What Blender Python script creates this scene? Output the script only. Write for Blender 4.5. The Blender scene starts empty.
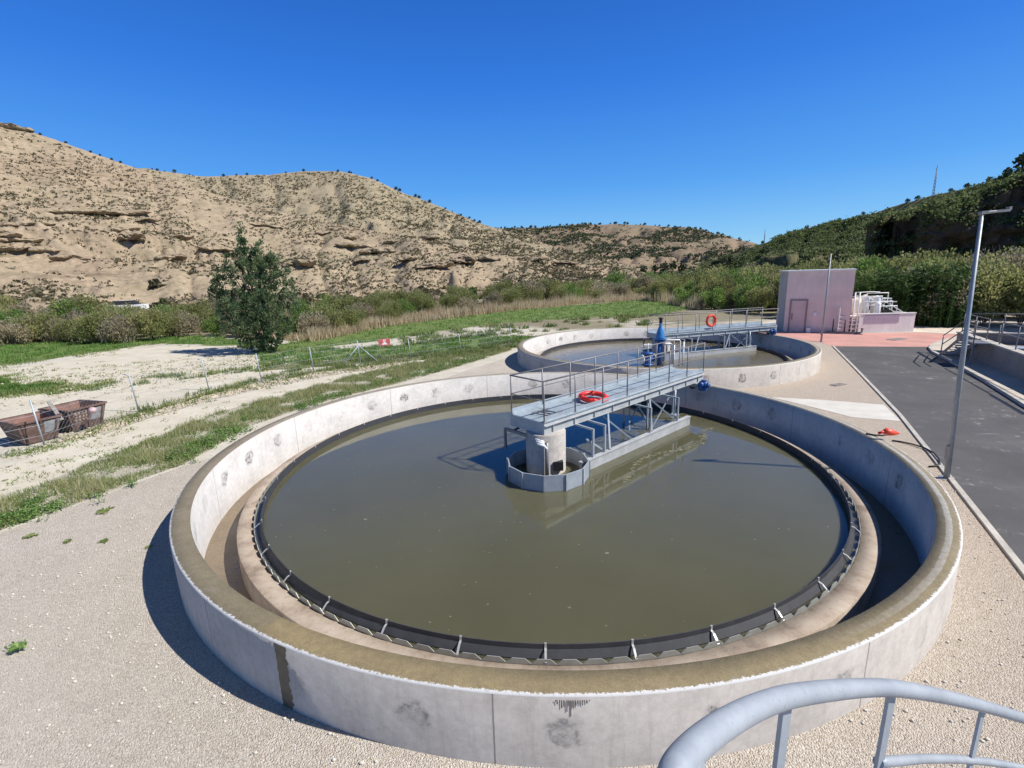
import bpy, math, random
from math import sin, cos, pi, radians, degrees, atan2, hypot, sqrt
from mathutils import Vector, noise as mnoise
random.seed(7)
S = bpy.context.scene
COL = S.collection
RN = random.random
def U(a, b): return random.uniform(a, b)

# ------------------------------------------------------------------ survey: photo pixel -> real ground position
FOC, PIT, ROLL, CAMH = 483.4, radians(12.73), radians(-1.628), 5.13
def _ray(x, y):
    X = (x-512)/FOC; Y = -(y-384)/FOC
    c, s = cos(ROLL), sin(ROLL)
    a = c*X-s*Y; b = s*X+c*Y
    return a, cos(PIT)+b*sin(PIT), -sin(PIT)+b*cos(PIT)
def px(x, y, z=0.0):
    d = _ray(x, y); t = (z-CAMH)/d[2]
    return (d[0]*t, d[1]*t)
def P3(x, y, z=0.0):
    a = px(x, y, z); return Vector((a[0], a[1], z))
def dep(x, y, d):
    """point at distance d along the optical axis"""
    X = (x-512)/FOC; Y = -(y-384)/FOC
    c, s = cos(ROLL), sin(ROLL)
    a = c*X-s*Y; b = s*X+c*Y
    return Vector((a*d, (cos(PIT)+b*sin(PIT))*d, CAMH+(-sin(PIT)+b*cos(PIT))*d))
def azel(x, y):
    d = _ray(x, y)
    return degrees(atan2(d[0], d[1])), d[2]/hypot(d[0], d[1])   # azimuth, tan(elevation)
def fbm(p, o=4, lac=2.0, g=.5):
    v = 0; a = 1; p = Vector(p)
    for _ in range(o):
        v += a*mnoise.noise(p); p = p*lac; a *= g
    return v
def interp(x, tab):
    if x <= tab[0][0]: return tab[0][1]
    for (a, b), (c, d) in zip(tab, tab[1:]):
        if x <= c: return b+(d-b)*(x-a)/(c-a)
    return tab[-1][1]

# ------------------------------------------------------------------ materials
class NT:
    def __init__(s, name):
        s.m = bpy.data.materials.new(name); s.m.use_nodes = True
        s.t = s.m.node_tree; s.t.nodes.clear()
        s.out = s.n('ShaderNodeOutputMaterial'); s.b = s.n('ShaderNodeBsdfPrincipled')
        s.l(s.b.outputs[0], s.out.inputs[0])
    def n(s, typ, **k):
        nd = s.t.nodes.new(typ)
        for a, v in k.items(): setattr(nd, a, v)
        return nd
    def l(s, a, b): s.t.links.new(a, b)
    def setv(s, sock, v):
        if hasattr(v, 'links') or isinstance(v, bpy.types.NodeSocket): s.l(v, sock)
        else:
            if isinstance(v, (tuple, list)) and len(v) == 3 and len(sock.default_value) == 4: v = (*v, 1)
            sock.default_value = v
    def coord(s, kind='Object', scale=None, obj=None):
        tc = s.n('ShaderNodeTexCoord'); o = tc.outputs[kind]
        if scale is not None:
            mp = s.n('ShaderNodeMapping'); s.l(o, mp.inputs[0]); mp.inputs['Scale'].default_value = scale; o = mp.outputs[0]
        return o
    def noise(s, vec, scale, detail=4, rough=.55, dist=0):
        nd = s.n('ShaderNodeTexNoise'); s.l(vec, nd.inputs['Vector']); nd.inputs['Scale'].default_value = scale
        nd.inputs['Detail'].default_value = detail; nd.inputs['Roughness'].default_value = rough; nd.inputs['Distortion'].default_value = dist
        return nd.outputs['Fac']
    def voro(s, vec, scale, out='Distance', feature='F1'):
        nd = s.n('ShaderNodeTexVoronoi', feature=feature); s.l(vec, nd.inputs['Vector']); nd.inputs['Scale'].default_value = scale
        return nd.outputs[out]
    def ramp(s, fac, stops, interp='LINEAR'):
        nd = s.n('ShaderNodeValToRGB'); s.l(fac, nd.inputs[0]); r = nd.color_ramp; r.interpolation = interp
        while len(r.elements) < len(stops): r.elements.new(0.5)
        for e, (p, c) in zip(r.elements, stops):
            e.position = p; e.color = (c, c, c, 1) if isinstance(c, (int, float)) else (*c, 1)
        return nd.outputs[0]
    def mix(s, fac, a, b, mode='MIX'):
        nd = s.n('ShaderNodeMix', data_type='RGBA', blend_type=mode)
        s.setv(nd.inputs[0], fac); s.setv(nd.inputs[6], a); s.setv(nd.inputs[7], b); return nd.outputs[2]
    def math(s, op, a, b=0.0, c=None):
        nd = s.n('ShaderNodeMath', operation=op); s.setv(nd.inputs[0], a); s.setv(nd.inputs[1], b)
        if c is not None: s.setv(nd.inputs[2], c)
        return nd.outputs[0]
    def sep(s, v):
        nd = s.n('ShaderNodeSeparateXYZ'); s.l(v, nd.inputs[0]); return nd.outputs
    def bump(s, h, strength=.5, dist=.02, normal=None):
        nd = s.n('ShaderNodeBump'); s.l(h, nd.inputs['Height']); nd.inputs['Strength'].default_value = strength
        nd.inputs['Distance'].default_value = dist
        if normal: s.l(normal, nd.inputs['Normal'])
        s.l(nd.outputs[0], s.b.inputs['Normal']); return nd.outputs[0]
    def fin(s, col, rough=.8, metal=0.0, spec=None):
        s.setv(s.b.inputs['Base Color'], col); s.setv(s.b.inputs['Roughness'], rough); s.setv(s.b.inputs['Metallic'], metal)
        if spec is not None: s.b.inputs['Specular IOR Level'].default_value = spec
        return s.m

def simple(name, c, rough=.6, metal=0.0, var=.25, scale=6, bump=0.0, dirt=None):
    t = NT(name); v = t.coord('Object')
    n = t.noise(v, scale, 5, .6)
    d = tuple(x*(1-var) for x in c); e = tuple(min(1, x*(1+var)) for x in c)
    col = t.ramp(n, [(.3, d), (.7, e)])
    if dirt:
        n2 = t.noise(v, scale*.4, 6, .7)
        col = t.mix(t.ramp(n2, [(.5, 0), (.62, 1)]), col, dirt)
    if bump: t.bump(t.noise(v, scale*8, 3), bump, .01)
    return t.fin(col, rough, metal)

def m_gravel():
    t = NT('gravel'); v = t.coord('Object')
    vc = t.voro(v, 52, 'Color'); vd = t.voro(v, 52)
    hue = t.ramp(t.sep(vc)[0], [(0, (.32, .27, .215)), (.35, (.49, .43, .35)), (.75, (.60, .54, .455)), (1, (.76, .71, .63))])
    fine = t.noise(v, 90, 3, .7)
    col = t.mix(.35, hue, t.ramp(fine, [(.3, (.32, .26, .20)), (.7, (.70, .615, .51))]))
    big = t.noise(v, .35, 5, .6)
    col = t.mix(t.ramp(big, [(.35, 0), (.7, .5)]), col, (.60, .55, .465))
    tr_ = t.noise(v, 1.1, 7, .7, 1.2); col = t.mix(t.ramp(tr_, [(.36, .2), (.5, 0)]), col, (.36, .31, .25)); col = t.mix(t.ramp(tr_, [(.58, 0), (.7, .35)]), col, (.68, .64, .57))
    # warmer crushed stone towards the road side
    x = t.sep(v)[0]
    wm = t.math('ADD', t.math('MULTIPLY', t.math('SUBTRACT', x, 2.0), .16), t.math('MULTIPLY', t.math('SUBTRACT', big, .5), 1.0))
    col = t.mix(t.ramp(wm, [(0, 0), (1, .75)]), col, t.mix(.5, (.46, .345, .255), hue), 'MIX')
    # darker larger stones here and there
    v2 = t.voro(v, 11, 'Distance'); c2 = t.sep(t.voro(v, 11, 'Color'))[1]
    msk = t.math('MULTIPLY', t.ramp(v2, [(.18, 1), (.26, 0)]), t.ramp(c2, [(.82, 0), (.84, 1)]))
    col = t.mix(t.math('MULTIPLY', msk, .22), col, (.26, .22, .18))
    h = t.math('ADD', t.math('MULTIPLY', vd, -1.0), t.math('MULTIPLY', fine, .5))
    t.bump(h, .9, .025)
    return t.fin(col, .95, 0, .2)

def m_soil():
    """sandy pale river-valley ground, patches of scrub green further off"""
    t = NT('sandy_ground'); v = t.coord('Object')
    a = t.noise(v, .12, 6, .6); b = t.noise(v, 1.3, 6, .65); c = t.noise(v, 14, 4, .7)
    col = t.ramp(b, [(.3, (.40, .355, .275)), (.55, (.54, .505, .42)), (.75, (.60, .575, .50))])
    col = t.mix(t.ramp(a, [(.4, 0), (.65, .5)]), col, (.50, .45, .36))
    col = t.mix(.25, col, t.ramp(c, [(.3, (.28, .25, .19)), (.7, (.66, .62, .54))]))
    # twigs, pebbles
    c2 = t.voro(v, 5.5); k = t.sep(t.voro(v, 5.5, 'Color'))[0]
    sp = t.math('MULTIPLY', t.ramp(c2, [(.1, 1), (.2, 0)]), t.ramp(k, [(.75, 0), (.8, .8)]))
    col = t.mix(t.math('MULTIPLY', sp, t.ramp(b, [(.45, 0), (.6, 1)])), col, (.20, .18, .10))
    # far away the ground is green-brown scrub
    y = t.sep(v)[1]
    yy = t.math('ADD', t.math('MULTIPLY', y, .02), t.math('MULTIPLY', t.math('SUBTRACT', a, .5), .8))
    col = t.mix(t.ramp(yy, [(.85, 0), (1.1, .9)]), col, t.mix(b, (.12, .12, .06), (.26, .21, .14)))
    t.bump(t.math('ADD', b, t.math('MULTIPLY', c, .3)), .5, .08)
    return t.fin(col, .95, 0, .2)

def m_track():
    t = NT('dirt_track'); v = t.coord('Object'); b = t.noise(v, .8, 6, .65); c = t.noise(v, 18, 4, .7)
    col = t.ramp(b, [(.28, (.43, .38, .28)), (.5, (.55, .50, .39)), (.7, (.62, .58, .47))])
    d = t.noise(v, 3.0, 7, .8)
    col = t.mix(t.ramp(d, [(.54, 0), (.66, .6)]), col, (.30, .27, .19))
    col = t.mix(.22, col, t.ramp(c, [(.3, (.30, .27, .21)), (.7, (.7, .66, .58))]))
    t.bump(t.math('ADD', b, c), .35, .03); return t.fin(col, .95, 0, .2)

def m_meadow(name, c1, c2, c3):
    t = NT(name); v = t.coord('Object'); b = t.noise(v, .9, 6, .7); c = t.noise(v, 9, 5, .75)
    col = t.ramp(b, [(.3, c1), (.52, c2), (.72, c3)])
    col = t.mix(.5, col, t.ramp(c, [(.35, tuple(x*.45 for x in c1)), (.65, c3)]))
    t.bump(c, .8, .1); return t.fin(col, .95, 0, .15)

def m_asphalt():
    t = NT('asphalt'); v = t.coord('Object')
    f = t.noise(v, 70, 3, .7); b = t.noise(v, .5, 6, .62, .5); c = t.noise(v, 2.2, 6, .7, 1.0)
    col = t.ramp(b, [(.3, (.072, .069, .067)), (.6, (.108, .102, .099)), (.75, (.15, .14, .133))])
    col = t.mix(.35, col, t.ramp(f, [(.3, (.03, .03, .032)), (.7, (.13, .128, .13))]))
    st = t.ramp(c, [(.57, 0), (.66, 1)]); st2 = t.ramp(b, [(.46, 0), (.58, .7)])
    col = t.mix(t.math('MULTIPLY', st, st2), col, (.30, .29, .27))
    t.bump(f, .5, .01); return t.fin(col, .85, 0, .35)

def m_concrete(name, base=(.43, .42, .395), warm=.0, spots=True, seed=0.0, streak=1.0, clean=False, joint=.25, spot=.9, pitch=1.47):
    """cast concrete; UV is (metres along the wall, metres up)"""
    t = NT(name); uv = t.coord('UV'); s = t.sep(uv); u, vv = s[0], s[1]
    ob = t.coord('Object')
    n1 = t.noise(ob, 1.1, 7, .62); n2 = t.noise(ob, 9, 6, .7); n3 = t.noise(ob, 60, 2, .6)
    col = t.ramp(n1, [(.3, tuple(x*.80 for x in base)), (.5, base), (.7, tuple(min(1, x*1.14) for x in base))])
    col = t.mix(.26, col, t.ramp(n2, [(.3, (.2, .19, .18)), (.7, (.64, .62, .60))]))
    # vertical run-down streaks
    mp = t.n('ShaderNodeMapping'); t.l(uv, mp.inputs[0]); mp.inputs['Scale'].default_value = (7, .55, 1); mp.inputs['Location'].default_value = (seed, seed, 0)
    st = t.noise(mp.outputs[0], 1.0, 5, .7)
    col = t.mix(t.math('MULTIPLY', t.ramp(st, [(.52, 0), (.75, .45)]), streak), col, tuple(x*.55 for x in base))
    if not clean:
        # formwork joints every 2.44 m
        fr = t.math('FRACT', t.math('DIVIDE', t.math('ADD', u, joint+100*4.4), 4.4))
        fr = t.math('ADD', fr, t.math('MULTIPLY', t.math('SUBTRACT', n2, .5), .003))
        j = t.math('LESS_THAN', t.math('ABSOLUTE', t.math('SUBTRACT', fr, .5)), .0022)
        col = t.mix(t.math('MULTIPLY', j, .7), col, (.12, .115, .11))
    if spots:
        # round patched tie holes
        sx = t.math('SUBTRACT', t.math('FRACT', t.math('DIVIDE', t.math('ADD', u, spot+100*pitch), pitch)), .5)
        wob = t.math('MULTIPLY', t.math('SUBTRACT', t.noise(uv, 5, 3), .5), .35)
        dx = t.math('MULTIPLY', sx, pitch)
        dy = t.math('SUBTRACT', vv, .46)
        d = t.math('SQRT', t.math('ADD', t.math('MULTIPLY', dx, dx), t.math('MULTIPLY', dy, dy)))
        d = t.math('ADD', d, t.math('MULTIPLY', wob, .9))
        rnd = t.ramp(t.noise(uv, .45, 2), [(.42, .15), (.58, 1)])
        pn = t.noise(uv, 7, 5, .75)
        ring = t.math('MULTIPLY', t.ramp(d, [(.03, .85), (.09, .5), (.15, 1.0), (.20, .25), (.26, 0)]), t.ramp(pn, [(.38, .2), (.58, 1.5)]))
        col = t.mix(t.math('MULTIPLY', t.math('MULTIPLY', ring, rnd), .85), col, (.16, .155, .145))
    t.bump(t.math('ADD', n2, t.math('MULTIPLY', n3, .4)), .25, .012)
    return t.fin(col, .9, 0, .3)

def m_outer(base=(.53, .475, .41)):
    m = m_concrete('wall_concrete_outer', base, seed=2.35, joint=3.45, spot=1.335, pitch=1.65)
    return m

def m_rim():
    """top of the tank wall; UV is (angle 0..1 counted from -x anticlockwise, 0 inside .. 1 outside)"""
    t = NT('rim_top'); uv = t.coord('UV'); s = t.sep(uv); a, r = s[0], s[1]; ob = t.coord('Object')
    n1 = t.noise(ob, 1.6, 6, .7); n2 = t.noise(ob, 12, 5, .7)
    # a: 0 = -x (left), .25 = near, .5 = right, .75 = far
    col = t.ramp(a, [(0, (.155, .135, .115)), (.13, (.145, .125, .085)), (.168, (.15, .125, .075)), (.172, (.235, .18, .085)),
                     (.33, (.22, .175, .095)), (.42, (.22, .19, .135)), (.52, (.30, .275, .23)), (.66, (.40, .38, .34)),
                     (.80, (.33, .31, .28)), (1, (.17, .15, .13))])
    col = t.mix(.55, col, t.mix(1, col, t.ramp(n1, [(.3, (.55, .5, .42)), (.7, (1.35, 1.35, 1.3))]), 'MULTIPLY'))
    col = t.mix(.5, col, t.mix(1, col, t.ramp(n2, [(.3, (.55, .55, .5)), (.7, (1.4, 1.4, 1.35))]), 'MULTIPLY'))
    n4 = t.noise(ob, .9, 7, .75, .8); col = t.mix(t.ramp(n4, [(.56, 0), (.64, .55)]), col, (.27, .245, .20)); n6 = t.noise(ob, 70, 3, .7)
    col = t.mix(.3, col, t.ramp(n6, [(.3, (.07, .055, .035)), (.7, (.42, .36, .26))]))
    # worn wheel track, pale on the right hand side
    rr = t.math('ADD', r, t.math('MULTIPLY', t.math('SUBTRACT', n1, .5), .12))
    tr = t.ramp(rr, [(.34, 0), (.38, 1), (.60, 1), (.64, 0)])
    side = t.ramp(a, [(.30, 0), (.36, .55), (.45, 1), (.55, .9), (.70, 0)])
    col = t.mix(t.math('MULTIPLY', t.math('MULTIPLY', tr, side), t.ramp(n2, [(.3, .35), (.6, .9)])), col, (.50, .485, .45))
    # chipped pale outer arris on the near half
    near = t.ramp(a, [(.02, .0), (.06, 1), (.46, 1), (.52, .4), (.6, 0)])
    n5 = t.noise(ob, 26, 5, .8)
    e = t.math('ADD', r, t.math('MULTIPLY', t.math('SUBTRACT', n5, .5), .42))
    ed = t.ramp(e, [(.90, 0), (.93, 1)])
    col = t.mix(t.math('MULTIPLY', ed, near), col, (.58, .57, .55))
    t.bump(n2, .4, .015)
    return t.fin(col, .85, 0, .3)

def m_launder():
    t = NT('launder_floor'); ob = t.coord('Object'); n = t.noise(ob, 1.5, 6, .7); n2 = t.noise(ob, 14, 4, .7)
    col = t.ramp(n, [(.3, (.13, .095, .06)), (.7, (.24, .185, .125))])
    col = t.mix(.3, col, t.ramp(n2, [(.3, (.08, .06, .04)), (.7, (.34, .27, .19))]))
    return t.fin(col, t.ramp(n, [(.35, .25), (.7, .7)]))

def m_ring():
    t = NT('ring_concrete'); ob = t.coord('Object'); n = t.noise(ob, 1.8, 6, .7); n2 = t.noise(ob, 11, 5, .75)
    col = t.ramp(n, [(.28, (.20, .15, .115)), (.48, (.37, .30, .235)), (.72, (.46, .395, .32))])
    st = t.ramp(n2, [(.55, 0), (.72, .55)])
    col = t.mix(st, col, (.13, .10, .08))
    t.bump(n2, .35, .012); return t.fin(col, .9, 0, .3)

def m_water(name='murky_water', rough=.012, b=.02):
    t = NT(name); ob = t.coord('Object'); n = t.noise(ob, .25, 4, .6)
    col = t.ramp(n, [(.3, (.090, .086, .047)), (.7, (.112, .107, .062))])
    f2 = t.noise(ob, 1.1, 7, .75, 1.5); col = t.mix(t.ramp(f2, [(.62, 0), (.75, .25)]), col, (.14, .13, .075))
    sp = t.voro(ob, 1.6); c = t.sep(t.voro(ob, 1.6, 'Color'))[0]
    f = t.math('MULTIPLY', t.ramp(sp, [(.018, 1), (.03, 0)]), t.ramp(c, [(.8, 0), (.82, .6)]))
    col = t.mix(f, col, (.2, .19, .12))
    w = t.noise(ob, 3.2, 4, .6); t.bump(w, b, .05)
    t.b.inputs['IOR'].default_value = 1.33
    t.b.inputs['Specular IOR Level'].default_value = .75
    if rough > .1: col = t.mix(.6, col, (.16, .13, .085))
    t.b.inputs['Subsurface Weight'].default_value = 1.0; t.b.inputs['Subsurface Radius'].default_value = (1.0, 1.0, .8); t.b.inputs['Subsurface Scale'].default_value = .45
    return t.fin(col, rough, 0)

def m_hill(name, tones, strata=(.0), green=None):
    t = NT(name); ob = t.coord('Object')
    n = t.noise(ob, .018, 7, .62); n2 = t.noise(ob, .16, 7, .68); n3 = t.noise(ob, .9, 5, .7)
    col = t.ramp(n, [(.32, tones[0]), (.5, tones[1]), (.68, tones[2])])
    col = t.mix(.45, col, t.ramp(n2, [(.3, tuple(x*.62 for x in tones[0])), (.5, tones[1]), (.7, tuple(min(1, x*1.15) for x in tones[2]))]))
    col = t.mix(.3, col, t.ramp(n3, [(.3, tuple(x*.5 for x in tones[0])), (.7, tuple(min(1, x*1.2) for x in tones[2]))]))
    if strata:
        wv = t.n('ShaderNodeMapping'); t.l(ob, wv.inputs[0]); wv.inputs['Scale'].default_value = (.03, .03, .22)
        b = t.noise(wv.outputs[0], 1.0, 8, .75, 1.5)
        gate = t.ramp(t.noise(ob, .03, 3, .6), [(.42, 0), (.6, 1)])
        col = t.mix(t.math('MULTIPLY', t.ramp(b, [(.55, 0), (.62, strata)]), gate), col, tuple(x*.5 for x in tones[0]))
    if green:
        mp2 = t.noise(ob, .35, 6, .8)
        gz = t.ramp(n, [(.42, .0), (.62, 1)])
        col = t.mix(t.math('MULTIPLY', t.ramp(mp2, [(.45, 0), (.56, .75)]), gz), col, green)
    t.bump(t.math('ADD', n2, t.math('MULTIPLY', n3, .3)), .8, .9)
    return t.fin(col, .95, 0, .15)

def m_leaf(name, c1, c2, c3, rough=.6, trans=.35, gain=1.0):
    c1, c2, c3 = (tuple(x*gain for x in c) for c in (c1, c2, c3))
    t = NT(name); ob = t.coord('Object'); oi = t.n('ShaderNodeObjectInfo')
    at = t.n('ShaderNodeAttribute', attribute_name='tint')
    n = t.noise(ob, .9, 4, .6)
    f = t.math('ADD', t.math('MULTIPLY', at.outputs['Fac'], .6), t.math('MULTIPLY', oi.outputs['Random'], .4))
    f = t.math('ADD', f, t.math('MULTIPLY', t.math('SUBTRACT', n, .5), .5))
    col = t.ramp(f, [(.1, c1), (.5, c2), (.9, c3)])
    t.fin(col, rough, 0, .25)
    tr = t.n('ShaderNodeBsdfTranslucent'); t.l(col, tr.inputs[0]); mx = t.n('ShaderNodeMixShader'); mx.inputs[0].default_value = trans
    t.l(t.b.outputs[0], mx.inputs[1]); t.l(tr.outputs[0], mx.inputs[2]); t.l(mx.outputs[0], t.out.inputs[0])
    return t.m

def m_metal(name, c=(.42, .45, .48), rough=.45, metal=.55, dirt=(.25, .22, .19)):
    t = NT(name); ob = t.coord('Object'); n = t.noise(ob, 3, 5, .7); n2 = t.noise(ob, 25, 3, .6)
    col = t.ramp(n, [(.3, tuple(x*.78 for x in c)), (.7, tuple(min(1, x*1.12) for x in c))])
    col = t.mix(t.ramp(n2, [(.58, 0), (.75, .4)]), col, dirt)
    return t.fin(col, t.ramp(n2, [(.3, rough-.1), (.7, rough+.15)]), metal)

def m_paint(name, c, rough=.55):
    """wall paint or render with faint patchy weathering"""
    t = NT(name); ob = t.coord('Object'); n = t.noise(ob, .8, 6, .65); n2 = t.noise(ob, 30, 3, .7)
    mp = t.n('ShaderNodeMapping'); t.l(ob, mp.inputs[0]); mp.inputs['Scale'].default_value = (5, 5, .5)
    st = t.noise(mp.outputs[0], 1, 4, .7)
    col = t.ramp(n, [(.3, tuple(x*.86 for x in c)), (.7, tuple(min(1, x*1.08) for x in c))])
    col = t.mix(t.ramp(st, [(.5, 0), (.75, .35)]), col, tuple(x*.7 for x in c))
    t.bump(n2, .3, .01)
    return t.fin(col, rough+.25)

M = {}
M['gravel'] = m_gravel(); M['soil'] = m_soil(); M['track'] = m_track(); M['asphalt'] = m_asphalt()
M['meadow'] = m_meadow('meadow_green', (.08, .15, .035), (.13, .21, .05), (.26, .28, .11))
M['dry'] = m_meadow('dry_grass_ground', (.12, .135, .05), (.20, .20, .09), (.32, .29, .18))
M['litter'] = m_meadow('rubble_ground', (.44, .39, .29), (.53, .48, .375), (.60, .56, .45))
M['outer'] = m_outer(); M['inner'] = m_concrete('wall_concrete_inner', (.54, .515, .485), seed=.6, streak=.8)
M['rim'] = m_rim(); M['launder'] = m_launder(); M['ring'] = m_ring(); M['water'] = m_water(); M['water2'] = m_water('turbid_water', .16, .25)
M['conc'] = m_concrete('plain_concrete', (.46, .44, .40), spots=False, clean=True)
M['conc_dark'] = m_concrete('weathered_concrete', (.21, .185, .165), spots=False, clean=True)
M['kerb'] = simple('kerb_stone', (.44, .41, .36), .9, 0, .2, 3, .3)
M['path'] = simple('path_concrete', (.56, .53, .47), .9, 0, .1, 1.5, .2)
M['red'] = simple('red_paving', (.50, .26, .215), .9, 0, .14, .7, .2)
M['paving'] = simple('pavement_slabs', (.50, .44, .35), .9, 0, .15, 1.5, .2)
M['terrace'] = simple('terrace_sand', (.58, .50, .41), .95, 0, .15, 1, .2)
M['galv'] = m_metal('galvanised_steel', (.40, .45, .50), .5, .3)
M['galv_d'] = m_metal('dull_galvanised_rail', (.24, .235, .24), .5, .4, (.15, .125, .11))
M['lamppole'] = m_metal('lamp_post_steel', (.30, .33, .36), .5, .3)
M['deck'] = m_metal('deck_grating', (.34, .40, .44), .6, .2, (.30, .33, .35))
M['beam'] = m_metal('pale_steel_beam', (.47, .485, .485), .55, .2, (.42, .40, .36))
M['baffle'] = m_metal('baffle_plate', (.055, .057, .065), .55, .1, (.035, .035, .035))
M['weir'] = m_metal('weir_plate', (.36, .37, .35), .5, .3, (.20, .19, .14))
M['clip'] = m_metal('bright_bracket', (.60, .60, .59), .35, .4, (.5, .5, .48))
M['blue'] = simple('blue_paint', (.045, .20, .46), .35, 0, .2, 8)
M['blue_d'] = simple('dark_blue_paint', (.025, .09, .28), .4, 0, .25, 8)
M['buoy'] = simple('buoy_red', (.72, .035, .025), .45, 0, .12, 6)
M['orange'] = simple('orange_red_plastic', (.78, .075, .03), .45, 0, .12, 6)
M['black'] = simple('black_rubber', (.018, .018, .018), .6, 0, .3, 10)
M['white'] = simple('white_paint', (.78, .78, .76), .5, 0, .06, 5)
M['pink'] = m_paint('pink_render', (.80, .63, .565))
M['pinkdoor'] = m_paint('pink_door_paint', (.66, .50, .46), .3)
M['pinkframe'] = m_paint('pink_frame_paint', (.30, .21, .215), .3)
M['grayside'] = m_paint('grey_render', (.40, .385, .385))
M['tankwhite'] = m_paint('pale_render', (.80, .72, .67))
M['panel'] = simple('mauve_panel', (.42, .33, .38), .8, 0, .15, 3)
M['rust'] = simple('rusty_paint', (.145, .092, .075), .8, .1, .35, 4, .3, (.10, .065, .05))
M['rustin'] = simple('rusty_inside', (.20, .105, .08), .8, 0, .3, 4, .3)
M['rustgrey'] = simple('faded_grey_panel', (.24, .25, .26), .8, 0, .35, 5, .2, (.17, .11, .08))
def m_rail():
    t = NT('worn_grey_rail'); ob = t.coord('Object'); n = t.noise(ob, 5, 5, .7); n2 = t.noise(ob, 60, 4, .75); n3 = t.noise(ob, 160, 2, .6)
    col = t.ramp(n, [(.3, (.26, .29, .33)), (.7, (.36, .395, .435))])
    col = t.mix(t.ramp(n2, [(.60, 0), (.68, .6)]), col, (.20, .20, .20))
    col = t.mix(t.ramp(t.noise(ob, 23, 6, .8), [(.66, 0), (.70, .7)]), col, (.20, .13, .09))
    t.bump(n3, .15, .002); return t.fin(col, t.ramp(n2, [(.3, .38), (.7, .7)]), .1)
M['handrail'] = m_rail()
M['bark'] = simple('bark', (.16, .12, .09), .95, 0, .3, 6, .6)
M['twig'] = simple('grey_twig', (.17, .14, .115), .95, 0, .3, 3)
M['tree'] = m_leaf('tree_foliage', (.016, .032, .016), (.035, .062, .028), (.13, .15, .075), .5, .4, 2.0)
M['tama'] = m_leaf('tamarisk_foliage', (.115, .115, .045), (.15, .165, .06), (.26, .24, .11), .6, .5, 1.75)
M['tamag'] = m_leaf('green_bush_foliage', (.085, .13, .035), (.12, .19, .048), (.20, .26, .075), .6, .5, 1.5)
M['brownbush'] = m_leaf('bare_bush_twigs', (.15, .135, .085), (.22, .19, .125), (.30, .26, .17), .6, .5, 1.6)
M['reed'] = m_leaf('dry_reed', (.42, .34, .21), (.56, .47, .31), (.68, .60, .44), .7, .5)
M['cane'] = m_leaf('green_cane', (.035, .065, .018), (.06, .115, .028), (.14, .20, .06))
M['pine'] = m_leaf('dark_pine', (.04, .055, .028), (.06, .08, .04), (.09, .11, .055))
M['scrub'] = m_leaf('hill_scrub_leaf', (.075, .07, .038), (.115, .105, .058), (.18, .16, .095))
M['maquis'] = m_leaf('dense_hill_scrub_leaf', (.06, .080, .030), (.10, .13, .048), (.17, .20, .08), .6, .45, 1.25)
M['weed'] = m_leaf('weed_leaf', (.10, .155, .035), (.17, .23, .065), (.40, .38, .20), .7, .3)
M['weedg'] = m_leaf('fresh_weed_leaf', (.08, .15, .035), (.14, .24, .06), (.24, .34, .11), .6, .25)
M['grass'] = m_leaf('grass_leaf', (.07, .15, .03), (.11, .22, .045), (.20, .29, .08), .6, .3)
M['hillA'] = m_hill('hill_sandstone', ((.215, .16, .105), (.345, .268, .185), (.455, .365, .26)), .6, (.19, .175, .10))
M['hillB'] = m_hill('hill_sandstone_far', ((.23, .185, .12), (.335, .275, .185), (.41, .34, .235)), .4, (.17, .155, .09))
M['hillC'] = m_hill('far_hill_soil', ((.17, .13, .09), (.26, .19, .13), (.32, .24, .17)), .45, (.11, .115, .06))
M['hillR'] = m_hill('right_hill_soil', ((.07, .078, .038), (.11, .11, .055), (.20, .17, .10)), .3, (.04, .06, .022))
M['rock'] = m_hill('ledge_rock', ((.22, .14, .09), (.33, .225, .15), (.42, .31, .215)), .6)
M['cliff'] = m_hill('dark_cliff_rock', ((.06, .045, .035), (.10, .075, .055), (.15, .11, .08)), .6)

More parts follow.
